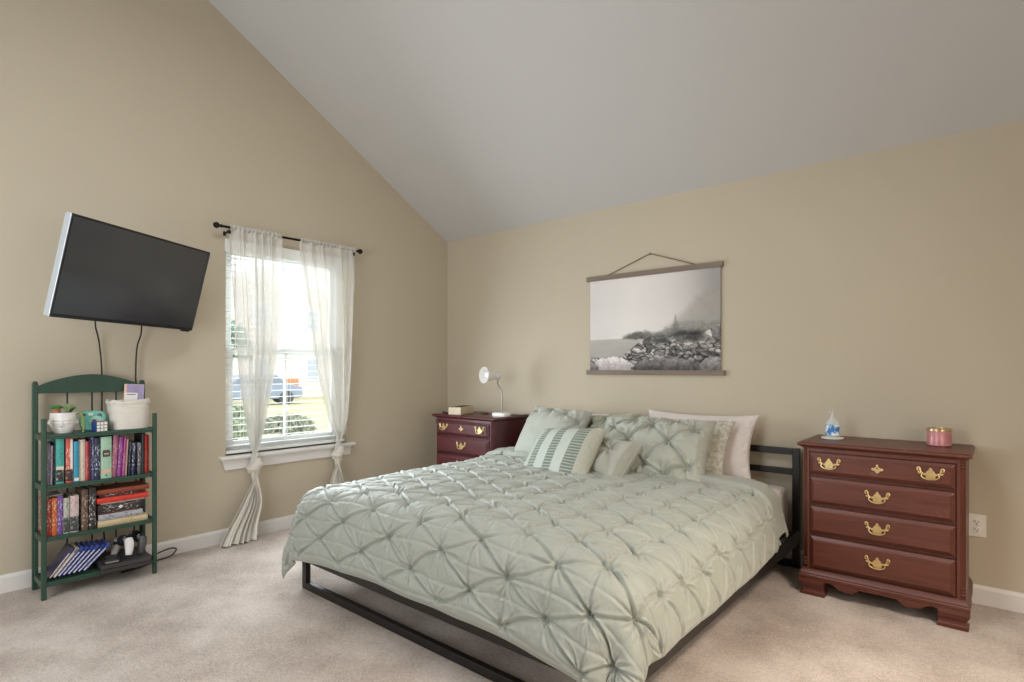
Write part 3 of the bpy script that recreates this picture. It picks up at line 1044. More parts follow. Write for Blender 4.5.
bpart('leg', (bx0, bx0 + .04, by0, by0 + .03, .0, .15))
bpart('leg', (bx1 - .04, bx1, by0, by0 + .03, .0, .15))
bpart('foot_floor_rail', (bx0 + .04, bx1 - .04, by0, by0 + .03, .0, .04))
bpart('head_floor_rail', (bx0 + .04, bx1 - .04, by1 - .03, by1, .0, .04))
bpart('side_rail', (bx0, bx0 + .03, by0, by1 - .03, .15, .235))
bpart('side_rail', (bx1 - .03, bx1, by0, by1 - .03, .15, .235))
bpart('foot_rail', (bx0 + .03, bx1 - .03, by0, by0 + .03, .15, .235))
bpart('headboard_post', (bx0, bx0 + .04, by1 - .03, by1, 0, .722))
bpart('headboard_post', (bx1 - .04, bx1, by1 - .03, by1, 0, .722))
bpart('headboard_rail', (bx0 + .04, bx1 - .04, by1 - .025, by1 - .005, .682, .722))
bpart('headboard_rail', (bx0 + .04, bx1 - .04, by1 - .025, by1 - .005, .560, .598))
bpart('headboard_rail', (bx0 + .04, bx1 - .04, by1 - .025, by1 - .005, .17, .21))
for k in range(9):
    y = by0 + .2 + k * .215
    bpart('bed_slat', (bx0 + .03, bx1 - .03, y, y + .05, .205, .232))
bpart('centre_beam', (2.145, 2.185, by0 + .03, by1 - .03, .16, .204))
for y in (-1.5, -.75):
    bpart('centre_leg', (2.145, 2.185, y, y + .04, 0, .16))

SHEET = m_fabric('white_sheet', '#E3DAD2', .05, .8)
ms = thing('mattress', 'thick mattress in a white fitted sheet on the bed frame', 'mattress', (2.165, -1.09, .237))
m = MB()
hx, hy, hz = .955, 1.025, .258
nr = []
for z, o in ((0, .02), (.008, .006), (.03, 0), (.14, -.004), (.225, 0), (.246, .008), (.255, .022), (.258, .05)):
    ring = []
    R = .09
    for cx, cy, a0 in ((hx - R, hy - R, 0), (-hx + R, hy - R, PI / 2), (-hx + R, -hy + R, PI), (hx - R, -hy + R, 3 * PI / 2)):
        for k in range(7):
            a = a0 + k * PI / 12
            ring.append(Vector((cx + (R - o) * math.cos(a), cy + (R - o) * math.sin(a), z)))
    nr.append(ring)
m.loft(nr)
m.build('fitted_sheet', SHEET, ms)

# ------------------------------------------------------------------ comforter
SAGE = m_fabric('sage_comforter', '#9C9F95', .035, .60, .25, 600, .10)


def comforter():
    XL, XR, YF = 1.27, 3.045, -2.045        # where the cloth starts to bend over the edges
    s0, s1 = XL - .40, XR + .385
    YH = -.45
    t1 = YF - .462
    ds = .0031
    ss = np.arange(s0, s1, ds); tt = np.arange(YH, t1, -ds)
    S, Y0 = np.meshgrid(ss, tt, indexing='ij')
    # the hem is a little uneven
    XV = XR - .05 * sstep(-1.2, -.45, Y0)
    a = np.maximum(XL - S, 0) * -1 + np.maximum(S - XV, 0)
    a = a * (1 - .10 * sstep(-1.1, -.45, Y0))
    b = np.maximum(YF - Y0, 0)
    d = np.hypot(a, b) + 1e-9
    ux, uy = a / d, -b / d
    # bending profile
    thm = math.radians(79)
    dd = np.linspace(0, .8, 801)
    th = thm * sstep(0, .27, dd)
    out = np.concatenate([[0], np.cumsum(np.cos(th[:-1]) * .001)])
    drp = np.concatenate([[0], np.cumsum(np.sin(th[:-1]) * .001)])
    O = np.interp(d, dd, out); Dp = np.interp(d, dd, drp)
    # vertical flares along the hanging part
    per = np.where(np.abs(a) > b, Y0, S)
    cor = np.clip(np.minimum(np.abs(a), b) / .2, 0, 1)
    angc = np.arctan2(b, np.abs(a) + 1e-9)
    fl = sstep(.12, .5, d) * (.004 * np.sin(per * 2 * PI / .42 + 1.0) + .007 * vnoise(S, Y0, 4, 70)) * (1 - cor)
    fl = fl + sstep(.12, .55, d) * cor * (.030 * np.cos(angc * 8 + .4))
    O = O + fl
    X = np.minimum(np.maximum(S, XL), XV) + ux * O
    Y = np.maximum(Y0, YF) + uy * O
    mound = .048 * np.sin(PI * np.clip((S - XL) / (XR - XL), 0, 1)) ** .6
    Z = .543 + mound * (.45 + .55 * sstep(0.0, .6, YH - Y0)) + .012 * fbm(S, Y0, 2.6, 3, 3) - Dp
    # bunched up near the pillows and along the far side
    bun = sstep(-.95, -.55, Y0) * sstep(2.2, 1.35, S) + .35 * sstep(-.75, -.5, Y0)
    Z = Z + bun * (.008 + .030 * np.abs(fbm(S, Y0, 6.5, 9, 3)))
    # turned-back band at the head
    band = YH - Y0
    Z = Z + .034 * sstep(.0, .03, band) * sstep(.235, .20, band) - .022 * np.exp(-((band - .225) / .011) ** 2)
    Z = np.maximum(Z, .012 + .010 * (vnoise(S, Y0, 9, 5) + 1))
    # normals of the smooth cloth
    def nrm(X, Y, Z):
        du = np.stack(np.gradient(X, axis=0) * 1 if False else [np.gradient(X, axis=0), np.gradient(Y, axis=0), np.gradient(Z, axis=0)], -1)
        dv = np.stack([np.gradient(X, axis=1), np.gradient(Y, axis=1), np.gradient(Z, axis=1)], -1)
        nn = np.cross(dv, du)
        return nn / (np.linalg.norm(nn, axis=-1, keepdims=True) + 1e-12)
    N = nrm(X, Y, Z)
    # gathered pin-tucks on a diamond lattice
    hx, hy = .1765, .090
    xo, yo = 1.49, YF - .335
    H = np.zeros_like(S); dmin = np.full_like(S, 9.)
    rs = np.random.RandomState(12)
    pts = []
    for i in range(-6, 14):
        for j in range(-2, 23):
            if (i + j) % 2:
                continue
            x = xo + i * hx + rs.uniform(-.009, .009); y = yo + j * hy + rs.uniform(-.009, .009)
            if x < s0 - .02 or x > s1 + .02 or y < t1 - .02 or y > YH - .20:
                continue
            pts.append((x, y, i, j))
    pd = {(i, j): (x, y) for x, y, i, j in pts}
    def window(x0, x1, y0, y1):
        i0 = max(0, int((x0 - s0) / ds)); i1 = min(len(ss), int((x1 - s0) / ds) + 2)
        j0 = max(0, int((YH - y1) / ds)); j1 = min(len(tt), int((YH - y0) / ds) + 2)
        return slice(i0, i1), slice(j0, j1)
    for x, y, i, j in pts:
        w = window(x - .2, x + .2, y - .2, y + .2)
        dx = S[w] - x; dy = Y0[w] - y
        dx_ = dx; dy_ = dy
        r = np.hypot(dx_, dy_); ph = np.arctan2(dy_, dx_)
        dmin[w] = np.minimum(dmin[w], r)
        H[w] -= .016 * np.exp(-(r / .016) ** 2)
        H[w] += .0065 * np.exp(-(r / .016) ** 4) * (.5 + .5 * np.cos(dx * 2 * PI / .0135)) * (.5 + .5 * np.cos(dy * 2 * PI / .0135))
        p1, p2, p3 = rs.uniform(0, 6.28, 3)
        nf_ = rs.randint(11, 15)
        for k in range(nf_):
            an = 2 * PI * (k + rs.uniform(-.28, .28)) / nf_ + p1
            L = rs.choice([.05, .07, .09, .12]) * rs.uniform(.85, 1.15)
            A_ = rs.uniform(.5, 1.0)
            l = dx * math.cos(an) + dy * math.sin(an)
            q = -dx * math.sin(an) + dy * math.cos(an) + rs.uniform(-2.5, 2.5) * l * l
            ev = sstep(.004, .014, l) * np.clip(1 - l / L, 0, 1) ** .8
            sd = rs.choice([-1, 1])
            H[w] += A_ * ev * (-.0150 * np.exp(-np.abs(q) / .0050) + .0080 * np.exp(-((q - sd * .0100) / .0060) ** 2))
        H[w] += .0030 * np.exp(-(r / .05) ** 2)
    H += .007 * (1 - np.exp(-(dmin / .05) ** 2))
    # creases that run from tuck to tuck
    qm = np.full_like(S, 9.)
    for x, y, i, j in pts:
        for di, dj, am in ((1, 1, 1.0), (1, -1, 1.0), (0, 2, .45), (2, 0, .35)):
            q = pd.get((i + di, j + dj))
            if q is None:
                continue
            am *= rs.uniform(.55, 1.15)
            ax, ay = q[0] - x, q[1] - y
            L = math.hypot(ax, ay)
            w = window(min(x, q[0]) - .06, max(x, q[0]) + .06, min(y, q[1]) - .06, max(y, q[1]) + .06)
            dx = S[w] - x; dy = Y0[w] - y
            l = (dx * ax + dy * ay) / L ** 2
            bow = rs.uniform(-.016, .016)
            qd = (dx * -ay + dy * ax) / L - bow * np.sin(PI * np.clip(l, 0, 1))
            inside = (l > -.03) & (l < 1.03)
            k = (.016 + .05 * (1 - min(am, 1)) )
            tent = np.where(inside, np.abs(qd) + k * .35 * np.sin(PI * np.clip(l, 0, 1)), 9.)
            qm[w] = np.minimum(qm[w], tent)
            en = sstep(-.02, .06, l) * sstep(1.02, .94, l) * (1 - .35 * np.sin(PI * np.clip(l, 0, 1)) ** 2)
            sd = 1 if (i * 7 + j * 3 + di) % 2 else -1
            H[w] += am * en * (.0075 * np.exp(-((qd - sd * .0105) / .0065) ** 2) - .0145 * np.exp(-np.abs(qd) / .0048))
    H += .0075 * (1 - np.exp(-qm / .016))
    # general crumple
    H += .006 * fbm(S, Y0, 10, 90, 5, .65) + .004 * np.abs(fbm(S, Y0, 6, 95, 3))
    H *= sstep(0, .03, band)
    fade = sstep(.17, .24, band)
    H = H * fade + (1 - fade) * (.006 * fbm(S, Y0, 9, 97, 4, .6))
    # hem: rolled edge
    ed = np.minimum.reduce([S - s0, s1 - S, Y0 - t1])
    H = np.maximum(H, -.027) * sstep(-.01, .06, ed)
    H -= .010 * np.exp(-(ed / .012) ** 2)
    X = X + N[..., 0] * H; Y = Y + N[..., 1] * H; Z = Z + N[..., 2] * H
    Z = np.maximum(Z, .006)
    o = grid_mesh('comforter', X, Y, Z, SAGE, solid=.006, flip=True)
    return o


cf = comforter()
tag(cf, 'sage green pin tucked comforter spread over the bed', 'comforter')


# ------------------------------------------------------------------ pillows
def pillow_mesh(name, w, h, th, material, parent, disp=None, n=110, bow=.07, loft=.5, seed=1, corner=1.0):
    """stuffed cushion: x width, z height, y thickness (front faces -y)"""
    g = np.sin(np.linspace(-1, 1, n) * PI / 2)
    g = .5 * g + .5 * np.linspace(-1, 1, n)
    U, V = np.meshgrid(g, g, indexing='ij')
    X = w / 2 * U * (1 - bow * (1 - V ** 2) * np.abs(U) ** 2)
    Z = h / 2 * V * (1 - bow * (1 - U ** 2) * np.abs(V) ** 2)
    t = (np.clip(1 - np.abs(U) ** 2.6, 0, 1) * np.clip(1 - np.abs(V) ** 2.6, 0, 1)) ** loft
    t = t * (1 + .10 * vnoise(U, V, 1.6, seed))
    edge = np.clip(np.minimum(1 - np.abs(U), 1 - np.abs(V)) / .12, 0, 1)
    # pull lines fanning from the seams
    sm = .006 * edge * (1 - edge) * 4 * vnoise(U * 14, V * 14, 1, seed + 5)
    Dsp = (disp(X, Z, U, V) if disp is not None else 0) * edge
    wr = .004 * fbm(U, V, 3.5, seed + 9, 4) * edge
    F = -(th / 2) * t - Dsp - wr - sm - .003
    B = (th / 2) * t + wr + .003
    nu = n
    co = np.concatenate([np.stack([X, F, Z], -1).reshape(-1, 3), np.stack([X, B, Z], -1).reshape(-1, 3)])
    idx = np.arange(n * n).reshape(n, n)
    q = np.stack([idx[:-1, :-1], idx[1:, :-1], idx[1:, 1:], idx[:-1, 1:]], -1).reshape(-1, 4)
    qb = q[:, ::-1] + n * n
    rim = np.concatenate([idx[:, 0], idx[-1, 1:], idx[-2::-1, -1], idx[0, -2:0:-1]])
    rn = np.roll(rim, -1)
    qr = np.stack([rim, rim + n * n, rn + n * n, rn], -1)
    faces = np.concatenate([q, qb, qr])
    me = bpy.data.meshes.new(name)
    me.from_pydata(co.tolist(), [], faces.tolist())
    me.materials.append(material)
    me.shade_smooth()
    o = bpy.data.objects.new(name, me)
    COL.objects.link(o)
    o.parent = parent
    return o


def piping(w, h, material, parent, bow=.07, r=.004):
    pts = []
    m = 24
    for k in range(m): pts.append((-1 + 2 * k / m, -1))
    for k in range(m): pts.append((1, -1 + 2 * k / m))
    for k in range(m): pts.append((1 - 2 * k / m, 1))
    for k in range(m): pts.append((-1, 1 - 2 * k / m))
    pts.append((-1, -1))
    P = [(w / 2 * u * (1 - bow * (1 - v * v) * u * u), 0, h / 2 * v * (1 - bow * (1 - u * u) * v * v)) for u, v in pts]
    return MB().tube(P, r, 6).build('seam_piping', material, parent)


def tuft_disp(pts, rad=.07, amp=1.0, seed=3, links=()):
    rs = np.random.RandomState(seed)
    ph = rs.uniform(0, 6.28, (len(pts), 3))

    def f(X, Z, U, V):
        H = np.zeros_like(X); dm = np.full_like(X, 9.)
        for (px, pz), p in zip(pts, ph):
            dx, dz = X - px, Z - pz
            r = np.hypot(dx, dz); a = np.arctan2(dz, dx)
            dm = np.minimum(dm, r)
            H -= .014 * amp * np.exp(-(r / (.3 * rad)) ** 2)
            H += amp * (1 - np.exp(-(r / .014) ** 2)) * (.0045 * np.cos(9 * a + p[0]) * np.exp(-(r / (.7 * rad)) ** 1.5) + .005 * np.cos(6 * a + p[1] + .7 * np.sin(a + p[2])) * np.exp(-(r / (1.3 * rad)) ** 2))
        H += .016 * amp * (1 - np.exp(-(dm / (.9 * rad)) ** 2))
        for i, j in links:
            x, z = pts[i]; ax, az = pts[j][0] - x, pts[j][1] - z
            L = math.hypot(ax, az)
            l = ((X - x) * ax + (Z - z) * az) / L ** 2
            qd = ((X - x) * -az + (Z - z) * ax) / L
            en = sstep(-.02, .06, l) * sstep(1.02, .94, l)
            H += en * amp * (-.009 * np.exp(-(qd / .008) ** 2) + .007 * np.exp(-((qd - .015) / .009) ** 2))
        return H
    return f


def put_pillow(label, loc, lean, yaw=0, roll=0, group=None, name='throw_pillow', cat='pillow'):
    t = thing(name, label, cat, loc, group=group)
    Mr = Matrix.Rotation(math.radians(yaw), 4, 'Z') @ Matrix.Rotation(math.radians(-lean), 4, 'X') @ Matrix.Rotation(math.radians(roll), 4, 'Y')
    t.rotation_euler = Mr.to_euler()
    return t


SHAM = m_fabric('sage_sham', '#ABADA1', .04, .65, .25, 600, .12)
CREAM = m_fabric('sage_cream', '#ABAB9F', .04, .7, .3, 500, .15)
PINKW = m_fabric('pinkish_white_cotton', '#D9CFC9', .03, .8, .2, 500, .1)


def m_lace():
    m, nt, b = new_mat('embossed_lace')
    v = tex_coord(nt)
    vo = nt.nodes.new('ShaderNodeTexVoronoi'); vo.inputs['Scale'].default_value = 38
    nt.links.new(v, vo.inputs['Vector'])
    nz_ = noise_node(nt, v, 45, 4, .7)
    nt.links.new(ramp(nt, nz_, [(.40, lin('#ACA998')), (.55, lin('#CFC9BC'))]), b.inputs['Base Color'])
    b.inputs['Roughness'].default_value = .8
    bump(nt, b, vo.outputs['Distance'], .7, .008)
    return m


def m_stripe(w):
    m, nt, b = new_mat('pleated_stripes')
    tc = nt.nodes.new('ShaderNodeTexCoord')
    sp = nt.nodes.new('ShaderNodeSeparateXYZ'); nt.links.new(tc.outputs['Object'], sp.inputs[0])
    mr = nt.nodes.new('ShaderNodeMapRange')
    mr.inputs['From Min'].default_value = -w / 2; mr.inputs['From Max'].default_value = w / 2
    nt.links.new(sp.outputs['X'], mr.inputs['Value'])
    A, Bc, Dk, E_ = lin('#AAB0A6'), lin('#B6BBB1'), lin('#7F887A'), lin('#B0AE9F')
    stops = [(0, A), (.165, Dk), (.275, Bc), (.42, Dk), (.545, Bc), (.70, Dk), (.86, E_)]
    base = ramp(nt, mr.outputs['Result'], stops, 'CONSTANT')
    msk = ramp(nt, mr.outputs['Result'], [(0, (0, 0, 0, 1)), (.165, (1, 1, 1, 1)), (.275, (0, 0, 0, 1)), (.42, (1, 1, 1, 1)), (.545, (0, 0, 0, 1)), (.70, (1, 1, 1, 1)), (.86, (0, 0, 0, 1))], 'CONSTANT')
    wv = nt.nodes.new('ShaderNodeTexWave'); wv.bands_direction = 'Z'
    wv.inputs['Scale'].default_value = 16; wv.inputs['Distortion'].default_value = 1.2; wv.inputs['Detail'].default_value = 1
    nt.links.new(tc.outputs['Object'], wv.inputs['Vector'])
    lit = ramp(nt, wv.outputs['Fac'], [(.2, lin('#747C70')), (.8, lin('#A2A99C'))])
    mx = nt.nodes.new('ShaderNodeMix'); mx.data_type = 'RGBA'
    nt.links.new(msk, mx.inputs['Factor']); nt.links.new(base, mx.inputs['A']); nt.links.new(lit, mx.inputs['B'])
    nt.links.new(mx.outputs['Result'], b.inputs['Base Color'])
    mu = nt.nodes.new('ShaderNodeMath'); mu.operation = 'MULTIPLY'
    nt.links.new(wv.outputs['Fac'], mu.inputs[0]); nt.links.new(msk, mu.inputs[1])
    bump(nt, b, mu.outputs[0], .8, .006)
    b.inputs['Roughness'].default_value = .75
    return m


# white sleeping pillows at the headboard
t = put_pillow('pinkish white king pillow against the headboard, right end of the row', (2.575, -.175, .712), 18, 0, 0)
pillow_mesh('pillow_body', .75, .43, .15, PINKW, t, seed=11, bow=.10)
t = put_pillow('white sleeping pillow against the headboard behind the left sham', (1.52, -.165, .68), 18, 0, 0)
pillow_mesh('pillow_body', .72, .40, .14, PINKW, t, seed=15, bow=.09)
# embossed sham
t = put_pillow('lacy embossed sham between the large tufted pillow and the white one', (2.49, -.34, .700), 28, 0, 0)
pillow_mesh('pillow_body', .72, .42, .13, m_lace(), t, seed=21, bow=.08)
# large tufted sham on the right
tp = [(-.26, .12), (-.26, -.12), (-.13, .02), (0, .14), (0, -.13), (.13, .02), (.26, .13), (.26, -.12), (-.13, .19), (.13, -.19), (-.13, -.18), (.13, .2)]
lk = [(0, 2), (1, 2), (2, 3), (2, 4), (3, 5), (4, 5), (5, 6), (5, 7), (0, 8), (8, 3), (3, 11), (11, 6), (1, 10), (10, 4), (4, 9), (9, 7)]
t = put_pillow('large sage tufted sham leaning in the middle right of the bed', (2.45, -.57, .700), 38, 5, -1)
pillow_mesh('pillow_body', .72, .46, .19, SHAM, t, tuft_disp(tp, .075, 1.75, 8, lk), 220, .06, seed=31)
# left sham
t = put_pillow('smooth sage sham with gathered top edge, leftmost large pillow', (1.64, -.50, .725), 32, -4, 2)
pillow_mesh('pillow_body', .54, .44, .17, SHAM, t, tuft_disp([(-.2, .16), (-.05, .18), (.1, .16), (.22, .1)], .06, 1.7, 5, [(0, 1), (1, 2), (2, 3)]), 160, .05, seed=41)
# crumpled tufted sham behind it
t = put_pillow('crumpled tufted sham peeking out behind the leftmost sham', (1.995, -.335, .690), 24, 0, -4)
pillow_mesh('pillow_body', .46, .42, .16, m_fabric('sage_sham_crumpled', '#A9AA97', .06, .65, .3, 600, .12), t, tuft_disp([(-.1, .1), (-.16, .0), (-.05, .02), (-.18, .14), (-.20, .07), (-.12, .18), (0, .15)], .05, 2.2, 9, [(0, 1), (1, 3), (0, 2), (3, 4), (4, 5), (0, 5)]), 150, .07, seed=45)
# small square cushion
t = put_pillow('small square sage cushion gathered at its centre', (2.315, -.82, .655), 40, -14, 4)
pillow_mesh('pillow_body', .31, .29, .13, CREAM, t, tuft_disp([(.0, .05)], .09, 1.9, 4), 140, .07, seed=51)
piping(.31, .29, CREAM, t, .07, .003)
# striped cushion
t = put_pillow('striped cushion with pleated grey green bands, front of the pillows', (2.015, -.915, .668), 38, -13, -6)
pillow_mesh('pillow_body', .56, .40, .16, m_stripe(.56), t, None, 120, .05, seed=61)
piping(.56, .40, CREAM, t, .05, .003)

# ------------------------------------------------------------------ things on the large dresser
DT = .815
t = thing('sanitizer_bottle', 'clear pump bottle with blue and white label on the large dresser', 'bottle', (3.372, -.21, DT + .0105))
CLR, nt_, b_c = new_mat('hazy_clear_plastic')
b_c.inputs['Base Color'].default_value = lin('#E4EAEC'); b_c.inputs['Roughness'].default_value = .2
b_c.inputs['Alpha'].default_value = .38
m = MB()
rings = []
for z, a, b_ in ((0, .030, .020), (.004, .034, .023), (.075, .034, .023), (.090, .028, .020), (.100, .014, .013), (.108, .012, .012)):
    rings.append([Vector((a * math.cos(2 * PI * k / 24), b_ * math.sin(2 * PI * k / 24), z)) for k in range(24)])
m.loft(rings); m.build('bottle_body', CLR, t)
rings = []
for z in (.012, .070):
    rings.append([Vector((.0346 * math.cos(PI + PI * k / 24), .0236 * math.sin(PI + PI * k / 24), z)) for k in range(25)])
mm, nt, b = new_mat('bottle_label')
v = tex_coord(nt)
nt.links.new(ramp(nt, noise_node(nt, v, 34, 3, .6), [(.44, lin('#4A74B4')), (.47, lin('#8CC6E6')), (.53, lin('#EEF2F5'))], 'CONSTANT'), b.inputs['Base Color'])
b.inputs['Roughness'].default_value = .4
MB().loft(rings, cap=False, closed=False).build('label', mm, t)
m = MB().lathe([(.013, .106), (.013, .120), (.006, .121), (.004, .135), (.009, .136), (.009, .147), (.003, .149)], 16)
m.tube([(0, 0, .142), (-.012, -.02, .142), (-.014, -.026, .135)], .004, 8)
m.build('pump_cap', CLR, t)
t = thing('coaster', 'white round coaster under the pump bottle', 'coaster', (3.372, -.21, DT + .0005))
MB().lathe([(.052, 0), (.056, .003), (.056, .009), (.052, .010)], 32).build('coaster_disc', mat('white_ceramic', '#E8E4DE', .3), t)
t = thing('candle_tin', 'pink candle jar with gold rimmed lid on the large dresser', 'candle', (3.845, -.17, DT + .0005))
PK = mat('rose_pink_metal', '#C4878A', .35, .25, var=.12, vscale=30)
MB().lathe([(.048, 0), (.052, .003), (.052, .076), (.050, .079)], 40).build('jar', PK, t)
MB().lathe([(.0535, .075), (.0535, .087), (.051, .089), (.047, .089), (.046, .087)], 40).build('lid', mat('pale_gold', '#D9BE96', .25, .9), t)
m = MB()
for zz in (.020, .052):
    m.lathe([(.0523, zz), (.0527, zz + .001), (.0523, zz + .002)], 40, cap=False)
m.build('embossed_rings', PK, t)

# ------------------------------------------------------------------ things on the nightstand dresser
NT = .815
WHT = mat('lamp_white', '#E9E6E2', .35)
lx, ly = .985, -.31
t = thing('desk_lamp', 'white gooseneck desk lamp on the nightstand dresser', 'lamp', (lx, ly, NT + .0005), (0, 0, 0))
m = MB()
rings = []
for z, k in ((0, .96), (.004, 1), (.022, 1), (.028, .94), (.030, .84)):
    rings.append([Vector((.075 * k * (abs(math.cos(a)) ** .5) * math.copysign(1, math.cos(a)), .055 * k * (abs(math.sin(a)) ** .5) * math.copysign(1, math.sin(a)), z)) for a in [2 * PI * q / 40 + .01 for q in range(40)]])
m.loft(rings); m.build('base', WHT, t, loc=(0, 0, 0))
axis = Vector((-.20, -.975, .06)).normalized()
sh_c = Vector((-.070, -.055, .335))
neck = [(.005, .0, .028), (.005, .0, .10), (.006, 0, .16), (-.004, .004, .20), (-.035, .008, .24), (-.055, .012, .27), (-.06, .02, .30), sh_c - axis * -.0 + Vector((0, .02, 0))]
MB().tube(neck, .0055, 10, smooth=6).build('gooseneck', mat('brushed_steel', '#9B958C', .3, .9), t)
Mq = axis.to_track_quat('Z', 'Y').to_matrix().to_4x4(); Mq.translation = sh_c
prof = [(.002, -.085), (.026, -.084), (.030, -.078), (.031, -.035), (.036, -.020), (.050, .020), (.066, .066), (.068, .070), (.065, .070), (.048, .020), (.034, -.018), (.002, -.022)]
MB().lathe(prof, 32, (0, 0, 0), Mq, cap=False).build('lamp_shade', WHT, t)
MB().ball(sh_c + axis * .028, .027, 16).build('bulb', mat('frosted_bulb', '#F6F4F0', .3), t)
MB().tube([(.075, .01, .008), (.105, .02, .012), (.12, .05, .008), (.10, .10, .006), (.08, .23, .006), (.08, .260, .002), (.08, .268, -.03), (.08, .268, -.2)], .003, 6, smooth=6).build('cord', mat('black_cord', '#1B1A19', .5), t)

t = thing('tissue_box', 'cream box with dark opening on the nightstand dresser', 'box', (.535, -.33, NT + .0005), (0, 0, math.radians(20)))
MB().box(-.058, .058, -.135, .135, 0, .062).build('carton', mat('cream_card', '#CDBFA6', .7, var=.08), t, smooth=0, bevel=.003)
m = MB().box(-.045, .045, -.11, .12, .0615, .0645)
m.build('dark_top', mat('dark_brown_card', '#4A3C30', .6), t, smooth=0)
o = MB().tube([(.42, -.385, NT + .004), (.405, -.42, NT + .012), (.43, -.455, NT + .016), (.475, -.455, NT + .008), (.50, -.43, NT + .004), (.47, -.40, NT + .004), (.43, -.41, NT + .005)], .0045, 8, smooth=6).build('coiled_cable', mat('black_cord', '#1B1A19', .5))
tag(o, 'small black coiled cable at the left end of the nightstand dresser top', 'cable')
o = MB().tube([(.715, -.25, NT + .005), (.74, -.29, NT + .010), (.78, -.27, NT + .005), (.76, -.23, NT + .008), (.72, -.235, NT + .005), (.735, -.27, NT + .013)], .005, 8, smooth=6).build('coiled_cord', mat('brown_cord', '#4A3A2C', .7))
tag(o, 'small dark brown coiled cord between the cream box and the lamp', 'cord')

# ------------------------------------------------------------------ green bookshelf
GREEN = mat('dark_green_paint', '#2C4A3C', .45, var=.12, vscale=12, bmp=.1, bscale=80)
sh = thing('bookshelf', 'dark green folding wooden bookshelf with arched top rail', 'bookshelf', (0, 0, 0))
ya, yb = -3.127, -2.618
fx, bxk = .30, .078
for y in (ya, yb):
    MB().box(fx - .011, fx + .011, y - .011, y + .011, 0, .946).build('front_post', GREEN, sh, smooth=0, bevel=.004)
    m = MB().box(bxk - .011, bxk + .011, y - .013, y + .013, 0, 1.124)
    m.prism([(y - .013, 1.124), (y + .013, 1.124), (y + .010, 1.133), (y + .004, 1.138), (y - .004, 1.138), (y - .010, 1.133)], bxk - .011, bxk + .011, 'yz')
    m.build('back_post', GREEN, sh, smooth=0, bevel=.003)
    # straight side rails and a second upright strip
    for z in (.848, .585, .315, .080):
        MB().box(bxk + .011, fx - .011, y - .008, y + .008, z - .020, z + .010).build('side_rail', GREEN, sh, smooth=0, bevel=.002)
    MB().box(bxk + .018, bxk + .036, y - .008, y + .008, .05, .93).build('hinge_strip', GREEN, sh, smooth=0, bevel=.002)
n = 24
arch = [(ya + .013 + (yb - ya - .026) * k / n, 1.112 + .062 * math.sin(PI * k / n) ** .9) for k in range(n + 1)]
MB().prism([(ya + .013, 1.070), ] + [(yb - .013, 1.070)] + arch[::-1], bxk - .008, bxk + .008, 'yz').build('arched_top_rail', GREEN, sh, smooth=30, bevel=.002)
for y in (-2.985, -2.870, -2.752):
    MB().tube([(bxk - .004, y, .07), (bxk - .004, y, 1.075)], .0045, 8).build('back_rod', mat('dark_rod', '#20302A', .5), sh)
SHZ = (.858, .594, .324, .088)
for z in SHZ:
    m = MB().box(bxk + .012, fx + .008, ya + .0115, yb - .0115, z - .012, z)
    m.box(fx - .006, fx + .010, ya + .0115, yb - .0115, z - .022, z - .0122)
    m.build('shelf_board', GREEN, sh, smooth=0, bevel=.002)

PAPER = mat('page_edges', '#D8CDB8', .9, var=.06, vscale=40)


def book_obj(label, base, ink, th, h, d, style, group, loc, lean=0, flat=False, yawz=0):
    """book standing with its spine towards +x; origin at the bottom front centre"""
    root_m = MB()
    cv = .0022
    root_m.box(-d, 0, -th / 2, -th / 2 + cv, 0, h)
    root_m.box(-d, 0, th / 2 - cv, th / 2, 0, h)
    # gently rounded spine
    n_ = 6
    rings = []
    for z in (0, h):
        out_ = [Vector((-.001 + .005 * math.sin(PI * k / n_), -th / 2 + th * k / n_, z)) for k in range(n_ + 1)]
        inn = [Vector((-.004 + .004 * math.sin(PI * k / n_), -th / 2 + th * k / n_, z)) for k in range(n_, -1, -1)]
        rings.append(out_ + inn)
    root_m.loft(rings)
    key = 'spine_%s_%s_%d' % (base, ink, style)
    o = root_m.build('book', m_spine(key, base, ink, style), None, smooth=40)
    p = MB().box(-d + .004, -.004, -th / 2 + cv, th / 2 - cv, .004, h - .004).build('page_block', PAPER, o, smooth=0)
    o.location = loc
    if flat:
        o.rotation_euler = (PI / 2, 0, yawz)      # lying on its side: height runs along y
    else:
        o.rotation_euler = (-math.radians(lean), 0, yawz)
    tag(o, label, 'book', group)
    return o


